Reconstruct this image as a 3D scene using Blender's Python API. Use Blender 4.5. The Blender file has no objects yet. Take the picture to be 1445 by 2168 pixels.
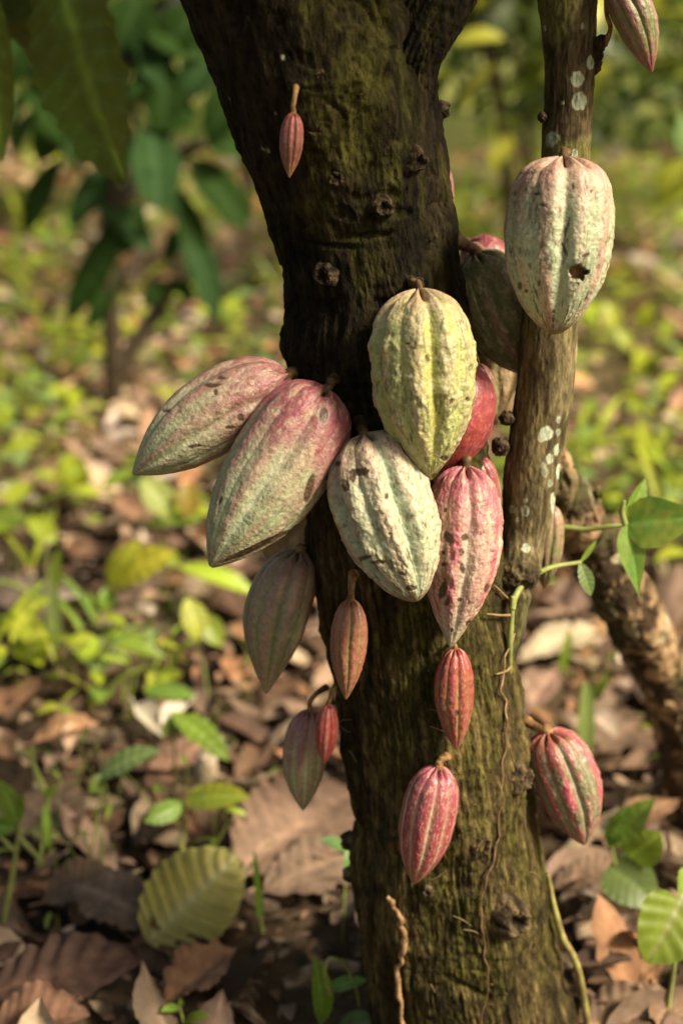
import bpy, math, random
import numpy as np
from mathutils import Vector, Matrix

# ------------------------------------------------------------------ camera, sky, sun, exposure
SC = bpy.context.scene
COL = SC.collection
W0, H0, LENS, SENS = 1445.0, 2168.0, 50.0, 36.0
FPX = LENS / SENS * H0
CAM = np.array([0.0, -1.45, 1.20])
PITCH = math.radians(19.0)
FWD = np.array([0, math.cos(PITCH), -math.sin(PITCH)])
UPV = np.array([0, math.sin(PITCH), math.cos(PITCH)])
RGT = np.array([1.0, 0, 0])

cd = bpy.data.cameras.new('camera')
cam = bpy.data.objects.new('camera', cd)
COL.objects.link(cam)
cam.location = CAM
cam.rotation_euler = (math.radians(90) - PITCH, 0, 0)
cd.sensor_fit = 'VERTICAL'
cd.sensor_height = SENS
cd.lens = LENS
cd.clip_start = 0.05
cd.clip_end = 500
cd.dof.use_dof = True
cd.dof.focus_distance = 1.385
cd.dof.aperture_fstop = 2.5
cd.dof.aperture_blades = 0
SC.camera = cam

SUN_TO = np.array([0.86, -0.45, 0.86])
SUN_TO = SUN_TO / np.linalg.norm(SUN_TO)
elev = math.asin(SUN_TO[2])
world = bpy.data.worlds.new('World')
SC.world = world
world.use_nodes = True
wn = world.node_tree
bg = wn.nodes['Background']
sky = wn.nodes.new('ShaderNodeTexSky')
sky.sky_type = 'NISHITA'
sky.sun_disc = False
sky.sun_elevation = elev
sky.sun_rotation = math.atan2(SUN_TO[0], SUN_TO[1])
sky.dust_density = 4.0
sky.ozone_density = 0.6
tint = wn.nodes.new('ShaderNodeVectorMath')
tint.operation = 'MULTIPLY'
tint.inputs[1].default_value = (1.0, 0.93, 0.72)      # warm white balance
wn.links.new(sky.outputs[0], tint.inputs[0])
wn.links.new(tint.outputs[0], bg.inputs[0])
bg.inputs[1].default_value = 0.08

sl = bpy.data.lights.new('sun', 'SUN')
sun = bpy.data.objects.new('sun', sl)
COL.objects.link(sun)
sl.energy = 3.9
sl.angle = math.radians(13)
sl.color = (1.0, 0.91, 0.73)
sun.rotation_euler = Vector(SUN_TO).to_track_quat('Z', 'Y').to_euler()
sun.location = (3, -2, 4)

SC.view_settings.view_transform = 'Standard'
SC.view_settings.look = 'None'
SC.view_settings.gamma = 1.0
SC.view_settings.exposure = 0.95
SC.cycles.use_denoising = True
SC.cycles.max_bounces = 6
SC.cycles.transparent_max_bounces = 4

rng = np.random.default_rng(7)
random.seed(7)


# ------------------------------------------------------------------ projection helpers
def ray(px, py):
    d = FWD + (px - W0 / 2) / FPX * RGT - (py - H0 / 2) / FPX * UPV
    return d


def P(px, py, Y):
    """point of the place seen at this spot of the photograph, on the upright plane at world Y"""
    d = ray(px, py)
    return CAM + d * ((Y - CAM[1]) / d[1])


def PD(px, py, depth):
    return CAM + ray(px, py) * depth


def G(px, py, z=0.0):
    d = ray(px, py)
    return CAM + d * ((z - CAM[2]) / d[2])


def pxm(p):
    return float(np.dot(np.asarray(p) - CAM, FWD)) / FPX      # metres per photo pixel at p


def to_px(v):
    r = v - CAM
    dep = r @ FWD
    return W0 / 2 + (r @ RGT) / dep * FPX, H0 / 2 - (r @ UPV) / dep * FPX


# ------------------------------------------------------------------ noise
def _hash(ix, iy, iz):
    h = (ix.astype(np.uint32) * np.uint32(374761393) + iy.astype(np.uint32) * np.uint32(668265263)
         + iz.astype(np.uint32) * np.uint32(2147483647 & 1274126177))
    h = (h ^ (h >> np.uint32(13))) * np.uint32(1274126177)
    h = h ^ (h >> np.uint32(16))
    return (h & np.uint32(0xFFFFFF)).astype(np.float64) / 16777215.0


def vnoise(p):
    p = np.asarray(p, float)
    f = np.floor(p)
    t = p - f
    i = f.astype(np.int64)
    t = t * t * t * (t * (t * 6 - 15) + 10)
    x, y, z = i[..., 0], i[..., 1], i[..., 2]
    out = 0
    for dx in (0, 1):
        wx = t[..., 0] if dx else 1 - t[..., 0]
        for dy in (0, 1):
            wy = t[..., 1] if dy else 1 - t[..., 1]
            for dz in (0, 1):
                wz = t[..., 2] if dz else 1 - t[..., 2]
                out = out + wx * wy * wz * _hash(x + dx, y + dy, z + dz)
    return out


def fbm(p, o=4, g=0.5):
    p = np.asarray(p, float)
    a, s, n = 1.0, 0, 0
    for k in range(o):
        s = s + a * vnoise(p * (2.03 ** k) + 17.3 * k)
        n += a
        a *= g
    return s / n


def sstep(a, b, x):
    t = np.clip((x - a) / (b - a), 0, 1)
    return t * t * (3 - 2 * t)


def mix(a, b, f):
    a = np.asarray(a, float)
    b = np.asarray(b, float)
    f = np.asarray(f)[..., None]
    return a * (1 - f) + b * f


def smooth_interp(t, xs, ys, w=0.035):
    g = np.linspace(min(xs) - 0.2 * (max(xs) - min(xs)), max(xs) + 0.2 * (max(xs) - min(xs)), 1201)
    v = np.interp(g, xs, ys)
    k = int(w * 1201 / 1.4)
    k = max(1, k)
    ker = np.hanning(2 * k + 3)[1:-1]
    ker /= ker.sum()
    v = np.convolve(np.pad(v, len(ker) // 2, 'edge'), ker, 'valid')[:1201]
    return np.interp(t, g, v)


def catmull(pts, n):
    pts = np.asarray(pts, float)
    m = len(pts)
    q = np.vstack([2 * pts[0] - pts[1], pts, 2 * pts[-1] - pts[-2]])
    out = []
    for s in np.linspace(0, m - 1 - 1e-9, n):
        i = int(s)
        t = s - i
        a, b, c, d = q[i], q[i + 1], q[i + 2], q[i + 3]
        out.append(0.5 * (2 * b + (c - a) * t + (2 * a - 5 * b + 4 * c - d) * t * t + (3 * b - a - 3 * c + d) * t ** 3))
    return np.array(out)


# ------------------------------------------------------------------ mesh helpers
def make_mesh(name, v, f, col=None, smooth=True):
    """v (N,3), f (M,4) quads (a repeated 4th index is a triangle), col (N,3) linear"""
    me = bpy.data.meshes.new(name)
    v = np.asarray(v, np.float32)
    f = np.asarray(f, np.int32)
    me.vertices.add(len(v))
    me.vertices.foreach_set('co', v.ravel())
    tri = f[:, 3] == f[:, 2]
    n = np.where(tri, 3, 4)
    me.loops.add(int(n.sum()))
    me.polygons.add(len(f))
    if tri.any():
        mask = np.ones(f.shape, bool)
        mask[tri, 3] = False
        loops = f[mask]
    else:
        loops = f.ravel()
    me.loops.foreach_set('vertex_index', loops.astype(np.int32))
    st = np.concatenate([[0], np.cumsum(n)[:-1]]).astype(np.int32)
    me.polygons.foreach_set('loop_start', st)
    me.polygons.foreach_set('use_smooth', np.full(len(f), smooth))
    me.update(calc_edges=True)
    me.validate()
    if col is not None:
        a = me.color_attributes.new('Col', 'FLOAT_COLOR', 'POINT')
        c = np.ones((len(v), 4), np.float32)
        c[:, :3] = np.clip(col, 0, 1)
        a.data.foreach_set('color', c.ravel())
    return me


def link(name, me, m, parent=None):
    o = bpy.data.objects.new(name, me)
    COL.objects.link(o)
    if m is not None and me is not None and len(me.materials) == 0:
        me.materials.append(m)
    if parent is not None:
        o.parent = parent
        o.matrix_parent_inverse = Matrix.Identity(4)
    return o


def thing(name, label, cat, loc=(0, 0, 0), group=None):
    o = bpy.data.objects.new(name, None)
    COL.objects.link(o)
    o.location = Vector([float(x) for x in loc])
    o.empty_display_size = 0.02
    return tag(o, label, cat, group)


def tag(o, label, cat, group=None):
    o['label'] = label
    o['category'] = cat
    if group:
        o['group'] = group
    return o


def child(name, parent, v, f, c, m):
    """v in world space; the parent is an Empty with a plain location"""
    return link(name, make_mesh(name, np.asarray(v) - np.array(parent.location), f, c), m, parent)


def grid_faces(nu, nv, close_u=False):
    """index = j*nu+i ; i around, j along"""
    i = np.arange(nu if close_u else nu - 1)
    j = np.arange(nv - 1)
    I, J = np.meshgrid(i, j)
    I2 = (I + 1) % nu
    return np.stack([J * nu + I, J * nu + I2, (J + 1) * nu + I2, (J + 1) * nu + I], -1).reshape(-1, 4)


def frames(path):
    path = np.asarray(path, float)
    t = np.gradient(path, axis=0)
    t /= np.linalg.norm(t, axis=1)[:, None] + 1e-12
    ref = np.array([0, -1.0, 0.15])
    if abs(np.dot(t[0], ref / np.linalg.norm(ref))) > 0.92:
        ref = np.array([1.0, 0, 0.2])
    n = ref - t[0] * np.dot(ref, t[0])
    n /= np.linalg.norm(n)
    N = []
    for k in range(len(path)):
        n = n - t[k] * np.dot(n, t[k])
        n /= np.linalg.norm(n) + 1e-12
        N.append(n)
    N = np.array(N)
    B = np.cross(t, N)
    return t, N, B


def tube(path, rad, ns=10, nseg=None, rough=0.0, rf=60.0, cap=True):
    """tapered tube; returns v, f, (theta, s)"""
    path = np.asarray(path, float)
    rad = np.atleast_1d(np.asarray(rad, float))
    n = nseg or max(8, 5 * len(path))
    pp = catmull(path, n)
    rr = np.interp(np.linspace(0, 1, n), np.linspace(0, 1, len(rad)), rad)
    if cap:
        pp = np.vstack([pp[0] - 1e-4 * (pp[1] - pp[0]), pp, pp[-1] + 1e-4 * (pp[-1] - pp[-2])])
        rr = np.concatenate([[rr[0] * 0.02], rr, [rr[-1] * 0.02]])
    t, N, B = frames(pp)
    th = np.linspace(0, 2 * math.pi, ns, endpoint=False)
    c, s = np.cos(th), np.sin(th)
    v = pp[:, None, :] + rr[:, None, None] * (c[None, :, None] * N[:, None, :] + s[None, :, None] * B[:, None, :])
    if rough:
        d = v - pp[:, None, :]
        k = 1 + rough * (fbm(v * rf, 3) - 0.5) * 2
        v = pp[:, None, :] + d * k[..., None]
    v = v.reshape(-1, 3)
    return v, grid_faces(ns, len(pp), True)


class Bag:
    """collects several shapes of ONE part into one mesh"""

    def __init__(self):
        self.v, self.f, self.c, self.n = [], [], [], 0

    def add(self, v, f, c):
        v = np.asarray(v)
        c = np.asarray(c, float)
        if c.ndim == 1:
            c = np.tile(c, (len(v), 1))
        self.v.append(v)
        self.f.append(np.asarray(f) + self.n)
        self.c.append(c)
        self.n += len(v)

    def get(self):
        return np.vstack(self.v), np.vstack(self.f), np.vstack(self.c)


# ------------------------------------------------------------------ materials (vertex colour x fine procedural mottling)
def material(name, rough=0.6, spec=0.4, nscale=90, namp=0.35, bump=0.3, bscale=200, bdist=0.002, transl=0.0, rnd=(0, 0),
             stretch=(1, 1, 1), coat=0.0):
    m = bpy.data.materials.new(name)
    m.use_nodes = True
    nt = m.node_tree
    N, L = nt.nodes, nt.links
    bs = N['Principled BSDF']
    out = N['Material Output']
    at = N.new('ShaderNodeAttribute')
    at.attribute_name = 'Col'
    tc = N.new('ShaderNodeTexCoord')
    mp = N.new('ShaderNodeMapping')
    mp.inputs['Scale'].default_value = stretch
    L.new(tc.outputs['Object'], mp.inputs['Vector'])
    nz = N.new('ShaderNodeTexNoise')
    nz.inputs['Scale'].default_value = nscale
    nz.inputs['Detail'].default_value = 6
    nz.inputs['Roughness'].default_value = 0.65
    L.new(mp.outputs[0], nz.inputs['Vector'])
    mr = N.new('ShaderNodeMapRange')
    mr.inputs['From Min'].default_value = 0.3
    mr.inputs['From Max'].default_value = 0.7
    mr.inputs['To Min'].default_value = 1 - namp
    mr.inputs['To Max'].default_value = 1 + namp
    L.new(nz.outputs['Fac'], mr.inputs['Value'])
    mul = N.new('ShaderNodeVectorMath')
    mul.operation = 'SCALE'
    L.new(at.outputs['Color'], mul.inputs[0])
    L.new(mr.outputs[0], mul.inputs['Scale'])
    col = mul.outputs[0]
    if rnd[0] or rnd[1]:
        oi = N.new('ShaderNodeObjectInfo')
        hs = N.new('ShaderNodeHueSaturation')
        a = N.new('ShaderNodeMapRange')
        a.inputs['To Min'].default_value = 0.5 - rnd[0]
        a.inputs['To Max'].default_value = 0.5 + rnd[0]
        L.new(oi.outputs['Random'], a.inputs['Value'])
        L.new(a.outputs[0], hs.inputs['Hue'])
        b = N.new('ShaderNodeMapRange')
        b.inputs['To Min'].default_value = 1 - rnd[1]
        b.inputs['To Max'].default_value = 1 + rnd[1]
        fr = N.new('ShaderNodeMath')
        fr.operation = 'MULTIPLY'
        fr.inputs[1].default_value = 7.77
        fr2 = N.new('ShaderNodeMath')
        fr2.operation = 'FRACT'
        L.new(oi.outputs['Random'], fr.inputs[0])
        L.new(fr.outputs[0], fr2.inputs[0])
        L.new(fr2.outputs[0], b.inputs['Value'])
        L.new(b.outputs[0], hs.inputs['Value'])
        L.new(col, hs.inputs['Color'])
        col = hs.outputs[0]
    L.new(col, bs.inputs['Base Color'])
    bs.inputs['Roughness'].default_value = rough
    bs.inputs['Specular IOR Level'].default_value = spec
    if coat:
        bs.inputs['Coat Weight'].default_value = coat
        bs.inputs['Coat Roughness'].default_value = 0.3
    if bump:
        n2 = N.new('ShaderNodeTexNoise')
        n2.inputs['Scale'].default_value = bscale
        n2.inputs['Detail'].default_value = 5
        L.new(mp.outputs[0], n2.inputs['Vector'])
        bp = N.new('ShaderNodeBump')
        bp.inputs['Strength'].default_value = bump
        bp.inputs['Distance'].default_value = bdist
        L.new(n2.outputs['Fac'], bp.inputs['Height'])
        L.new(bp.outputs[0], bs.inputs['Normal'])
    if transl:
        tr = N.new('ShaderNodeBsdfTranslucent')
        L.new(col, tr.inputs['Color'])
        mx = N.new('ShaderNodeMixShader')
        mx.inputs[0].default_value = transl
        L.new(bs.outputs[0], mx.inputs[1])
        L.new(tr.outputs[0], mx.inputs[2])
        L.new(mx.outputs[0], out.inputs['Surface'])
    return m


M_HUSK = material('ripe_husk', 0.46, 0.5, 200, 0.30, 0.7, 260, 0.0022)
M_YOUNG = material('young_husk', 0.38, 0.5, 190, 0.28, 0.5, 330, 0.0014)
M_BARK = material('bark', 0.9, 0.12, 150, 0.75, 1.0, 190, 0.005, stretch=(1, 1, 0.5))
M_SBARK = material('smooth_bark', 0.85, 0.15, 220, 0.55, 0.6, 320, 0.002, stretch=(1, 1, 0.45))
M_WOOD = material('dead_wood', 0.85, 0.2, 70, 0.4, 0.9, 160, 0.004)
M_STALK = material('stalk', 0.7, 0.3, 150, 0.3, 0.4, 300, 0.001)
M_LEAF = material('green_leaf', 0.42, 0.45, 60, 0.18, 0.25, 120, 0.001, transl=0.45, rnd=(0.02, 0.25))
M_DARKLEAF = material('shade_leaf', 0.55, 0.2, 60, 0.15, 0.25, 120, 0.001, transl=0.3)
M_SAPLEAF = material('sapling_leaf', 0.75, 0.08, 60, 0.15, 0.2, 120, 0.001, transl=0.35)
M_DRY = material('dry_leaf', 0.7, 0.3, 60, 0.35, 0.5, 90, 0.002, transl=0.12, rnd=(0.012, 0.35))
M_LITTER = material('litter', 0.75, 0.3, 50, 0.3, 0.4, 90, 0.002, transl=0.1)
M_SOIL = material('soil', 0.95, 0.1, 30, 0.5, 0.9, 70, 0.01)
M_STEM = material('plant_stem', 0.5, 0.4, 120, 0.2, 0.2, 200, 0.001)


# ------------------------------------------------------------------ setting: the ground
def ground_height(x, y):
    p = np.stack([x, y, np.zeros_like(x)], -1)
    near = np.exp(-(np.maximum(np.hypot(x, y - 3) - 6, 0) / 6) ** 2)
    return (fbm(p * 1.1 + 5, 3) - 0.5) * 0.10 * near + (fbm(p * 7 + 9, 3) - 0.5) * 0.03 * near - 0.02


def build_ground():
    a = np.concatenate([-np.geomspace(160, 2.6, 40), np.linspace(-2.5, 2.5, 160), np.geomspace(2.6, 160, 40)])
    b = np.concatenate([-np.geomspace(60, 1.6, 20), np.linspace(-1.5, 5, 200), np.geomspace(5.1, 220, 50)])
    X, Y = np.meshgrid(a, b)
    Z = ground_height(X, Y)
    v = np.stack([X, Y, Z], -1).reshape(-1, 3)
    n = fbm(v * np.array([3, 3, 0]) + 3, 4)
    c = mix((0.025, 0.016, 0.010), (0.10, 0.066, 0.038), sstep(0.35, 0.7, n))
    far = sstep(2.0, 9.0, v[:, 1])
    g = mix((0.26, 0.18, 0.11), (0.27, 0.27, 0.06), sstep(0.4, 0.6, fbm(v * 0.9 + 8, 3)))
    c = mix(c, g, far * 0.8)
    c = mix(c, (0.20, 0.22, 0.05), sstep(5.5, 9.0, v[:, 1]) * 0.7)
    o = link('ground', make_mesh('ground', v, grid_faces(len(a), len(b)), c), M_SOIL)
    o['kind'] = 'structure'


build_ground()

# ------------------------------------------------------------------ the cacao tree
TR_Y = np.array([-1150, -800, -500, -250, 0, 80, 190, 300, 410, 510, 610, 700, 800, 950, 1100, 1250, 1400, 1500, 1600, 1700, 1830, 1900, 1980, 2060, 2168, 2300], float)
TR_L = np.array([-60, 60, 170, 280, 380, 410, 450, 500, 545, 575, 600, 612, 630, 645, 660, 680, 703, 722, 732, 737, 741, 748, 757, 764, 774, 770], float)
TR_R = np.array([300, 440, 590, 740, 880, 905, 928, 940, 948, 963, 978, 986, 1000, 1020, 1050, 1076, 1090, 1102, 1116, 1130, 1146, 1156, 1168, 1188, 1214, 1262], float)
ZS = np.array([P(700, y, 0.0)[2] for y in TR_Y])
XL = np.array([P(x, y, 0.0)[0] for x, y in zip(TR_L, TR_Y)])
XR = np.array([P(x, y, 0.0)[0] for x, y in zip(TR_R, TR_Y)])
_zg = np.linspace(-0.12, 2.3, 1400)
_o = np.argsort(ZS)


def _sm(a):
    v = np.interp(_zg, ZS[_o], a[_o])
    k = np.hanning(43)[1:-1]
    k /= k.sum()
    return np.convolve(np.pad(v, 20, 'edge'), k, 'valid')


_xl, _xr = _sm(XL), _sm(XR)


def trunk_at(z):
    l, r = np.interp(z, _zg, _xl), np.interp(z, _zg, _xr)
    hw = (r - l) / 2
    return (l + r) / 2, hw, np.minimum(hw, 0.085 + 0.25 * hw)


def hit_trunk(px, py):
    d = ray(px, py)
    for t in np.arange(0.9, 2.4, 0.002):
        p = CAM + d * t
        cx, a, b = trunk_at(p[2])
        if ((p[0] - cx) / a) ** 2 + (p[1] / b) ** 2 <= 1:
            n = np.array([(p[0] - cx) / a ** 2, p[1] / b ** 2, 0])
            return p, n / np.linalg.norm(n)
    # just beside the silhouette: the nearest point of the outline
    p = P(px, py, 0.0)
    cx, a, b = trunk_at(p[2])
    s = np.sign(p[0] - cx)
    return np.array([cx + s * a, 0, p[2]]), np.array([s, -0.15, 0])


KNOTS = [(790, 125, 17), (770, 207, 24), (825, 248, 22), (668, 272, 26), (680, 165, 20), (872, 340, 34), (712, 377, 24), (806, 437, 30),
         (690, 582, 30), (775, 735, 30), (1086, 1640, 44), (1000, 1705, 18), (1012, 1785, 32), (1070, 1935, 54), (925, 1612, 34),
         (941, 235, 22), (604, 742, 24), (728, 1780, 22), (738, 1850, 20), (668, 1185, 26), (905, 1885, 14), (622, 185, 16), (640, 190, 12), (690, 1330, 18), (872, 602, 26), (714, 802, 26), (652, 782, 24), (1050, 2080, 14), (815, 320, 14)]
KH = [(hit_trunk(x, y), r) for x, y, r in KNOTS]

MOSS = (0.062, 0.056, 0.011)


def bark_colour(v, th, knots=True):
    n1 = fbm(v * np.array([22, 22, 7.0]), 4)
    n2 = fbm(v * np.array([90, 90, 22.0]) + 4, 3)
    c = mix((0.016, 0.011, 0.005), (0.066, 0.046, 0.020), sstep(0.35, 0.68, 0.5 * n1 + 0.5 * n2))
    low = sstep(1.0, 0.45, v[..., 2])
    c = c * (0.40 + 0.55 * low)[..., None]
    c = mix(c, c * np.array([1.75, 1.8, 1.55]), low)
    m = sstep(0.44, 0.68, 0.6 * fbm(v * np.array([9, 9, 4.5]) + 31, 4) + 0.4 * fbm(v * np.array([60, 60, 20.0]) + 13, 3)) * 0.7
    m = m * (0.35 + 0.65 * sstep(-0.2, 0.8, np.cos(th - 0.75)))
    c = mix(c, np.array(MOSS) * (0.7 + 0.8 * n2)[..., None], m)
    g = sstep(0.66, 0.74, fbm(v * 26 + 77, 3))
    c = mix(c, (0.022, 0.014, 0.008), g * 0.6)
    return c


tree = thing('cacao_tree', 'thick dark mossy cacao trunk carrying the pods, forking near the top', 'tree', (trunk_at(0.0)[0], 0, 0))


def build_trunk():
    nu, nv = 420, 980
    z = np.linspace(-0.10, 1.95, nv)
    th = np.linspace(0, 2 * math.pi, nu, endpoint=False)      # 0 = towards the camera (-Y), +pi/2 = +X
    Z, T = np.meshgrid(z, th, indexing='ij')
    cx, a, b = trunk_at(Z)
    b = b * (1 + 0.0 * Z)
    dirx, diry = np.sin(T), -np.cos(T)
    v = np.stack([cx + a * dirx, b * diry, Z], -1)
    nrm = np.stack([dirx / a, diry / b, 0 * Z], -1)
    nrm /= np.linalg.norm(nrm, axis=-1)[..., None]
    h = (fbm(v * 7.0 + 2, 3) - 0.5) * 0.026 + (fbm(v * 28.0 + 6, 3) - 0.5) * 0.008
    # long bark furrows, turning to cross wrinkles in the upper trunk
    q = np.stack([T * 20, T * 0 + 3, Z * 8], -1)
    q = q + (fbm(v * 16, 2) - 0.5)[..., None] * 1.6
    fur = np.abs(fbm(q, 4, 0.6) - 0.5) * 2
    lowk = sstep(1.15, 0.6, Z)
    h += (fur - 0.25) * (0.0022 + 0.0030 * lowk)
    q2 = np.stack([T * 3, T * 0, Z * 60], -1) + (fbm(v * 12 + 9, 2) - 0.5)[..., None] * 4
    wr = fbm(q2, 3)
    h += (sstep(0.62, 0.72, wr)) * -0.0035 * (1 - 0.6 * lowk)
    h += (fbm(v * np.array([150, 150, 60.0]), 3) - 0.5) * 0.004
    # a few slanting cracks
    for (px, py, ang, ln, wd) in [(770, 500, 3, 130, 5), (700, 520, -4, 120, 4), (940, 470, 75, 90, 8), (930, 190, 80, 60, 9), (865, 120, 70, 90, 12),
                                  (985, 2090, -32, 110, 7), (1160, 2040, -55, 120, 8), (820, 1760, -35, 70, 5), (800, 30, -70, 90, 8)]:
        c0, n0 = hit_trunk(px, py)
        s = pxm(c0)
        ca, sa = math.cos(math.radians(ang)), math.sin(math.radians(ang))
        tx = np.array([n0[1] * -1, n0[0], 0])
        if tx[0] < 0:
            tx = -tx
        r = v - c0
        du, dv = r @ tx, r[..., 2]
        al, ac = du * ca + dv * sa, -du * sa + dv * ca
        k = np.exp(-(ac / (wd * s)) ** 2) * sstep(ln * s * 0.6, ln * s * 0.3, np.abs(al)) * (np.abs(r @ n0) < 0.05)
        h -= k * 0.006
    for (c0, n0), r in KH:
        R = r * pxm(c0)
        d = np.linalg.norm(v - c0, axis=-1) / R
        w = fbm(v * 60 + 3, 2)
        d = d * (0.8 + 0.4 * w)
        h += np.exp(-(d / 1.7) ** 2) * R * 0.55
        h += np.exp(-((d - 1.7) / 0.25) ** 2) * R * 0.10 * (w > .4)
    v = v + nrm * h[..., None]
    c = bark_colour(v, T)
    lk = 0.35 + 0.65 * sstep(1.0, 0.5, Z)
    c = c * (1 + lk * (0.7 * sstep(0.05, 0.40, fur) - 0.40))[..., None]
    # pale lichen flecks
    fl = np.zeros(Z.shape)
    for (px, py, r) in [(600, 120, 5), (483, 212, 7), (562, 312, 8), (570, 318, 6), (585, 240, 3), (730, 60, 3), (840, 150, 4), (990, 1205, 4), (905, 1420, 3), (880, 1305, 3)]:
        c0, _ = hit_trunk(px, py)
        d = np.linalg.norm(v - c0, axis=-1) / (r * pxm(c0)) * (0.6 + 0.8 * fbm(v * 160, 2))
        fl = np.maximum(fl, sstep(1.1, 0.8, d))
    c = mix(c, (0.30, 0.29, 0.20), fl)
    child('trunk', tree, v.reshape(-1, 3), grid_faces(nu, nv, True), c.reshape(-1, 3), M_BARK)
    # the limb that forks off at upper right
    pth = [P(800, 330, 0.01), P(835, 220, -0.025), P(872, 100, -0.035), P(925, 0, -0.03), P(990, -150, 0.0), P(1080, -420, 0.08), P(1200, -700, 0.2)]
    s = pxm(pth[2])
    vv, ff = tube(pth, np.array([55, 72, 74, 76, 74, 66, 55]) * s, 150, 420, 0.0)
    pc = catmull(pth, 420)
    t = np.tile(np.linspace(0, 2 * math.pi, 150, endpoint=False), len(vv) // 150)
    hh = (fbm(vv * 10 + 5, 3) - 0.5) * 0.02 + (np.abs(fbm(np.stack([t * 6, t * 0, vv[:, 2] * 12], -1), 4) - 0.5) - 0.12) * 0.016 + (fbm(vv * 130, 3) - 0.5) * 0.004
    cen = np.repeat(np.vstack([pc[:1], pc, pc[-1:]]), 150, 0)
    d = vv - cen
    d /= np.linalg.norm(d, axis=1)[:, None] + 1e-9
    vv = vv + d * hh[:, None]
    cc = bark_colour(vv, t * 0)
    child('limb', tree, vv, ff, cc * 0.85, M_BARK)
    # old flower cushions: craggy little lumps on the bark
    for (c0, n0), r in KH:
        R = r * pxm(c0)
        nr, na = 22, 40
        rr = np.linspace(0.02, 1.0, nr)
        ta = np.linspace(0, 2 * math.pi, na, endpoint=False)
        RR, TA = np.meshgrid(rr, ta, indexing='ij')
        e1 = np.cross([0, 0, 1], n0)
        e1 /= np.linalg.norm(e1)
        e2 = np.cross(n0, e1)
        lp = np.stack([RR * np.cos(TA), RR * np.sin(TA), RR * 0 + c0[0] * 9], -1)
        rad = RR * (0.62 + 0.75 * fbm(np.stack([np.cos(TA) * 1.3, np.sin(TA) * 1.3, RR * 0 + c0[2] * 40], -1), 2))
        crag = fbm(lp * 3.2 + c0 * 30, 4, 0.6)
        hgt = 0.55 + 0.30 * np.exp(-((RR - 0.55) / 0.2) ** 2) - 0.45 * np.exp(-(RR / 0.33) ** 2) + (crag - 0.5) * 0.9
        hgt = hgt * sstep(1.0, 0.72, RR) - 0.10 * sstep(0.8, 1.0, RR)
        v = c0 + R * (rad[..., None] * (np.cos(TA)[..., None] * e1 + np.sin(TA)[..., None] * e2) + (hgt * 0.62 + 0.42 - 0.50 * RR ** 2)[..., None] * n0)
        c = mix((0.025, 0.016, 0.009), (0.15, 0.105, 0.055), sstep(0.35, 0.7, crag))
        c = mix(c, (0.012, 0.008, 0.005), np.exp(-(RR / 0.3) ** 2))
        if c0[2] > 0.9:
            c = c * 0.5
        child('bark_knot', tree, v.reshape(-1, 3), grid_faces(na, nr, True), c.reshape(-1, 3), M_BARK)


build_trunk()

STEM_Y = 0.0
STEM = [(1030, 1450, 36), (1062, 1330, 46), (1076, 1270, 44), (1092, 1215, 45), (1110, 1120, 51), (1125, 1000, 59), (1145, 850, 60), (1160, 720, 59), (1178, 560, 58), (1192, 400, 55),
        (1200, 250, 55), (1203, 130, 57), (1198, 0, 62), (1185, -120, 72), (1170, -300, 62), (1165, -600, 55)]


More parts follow.
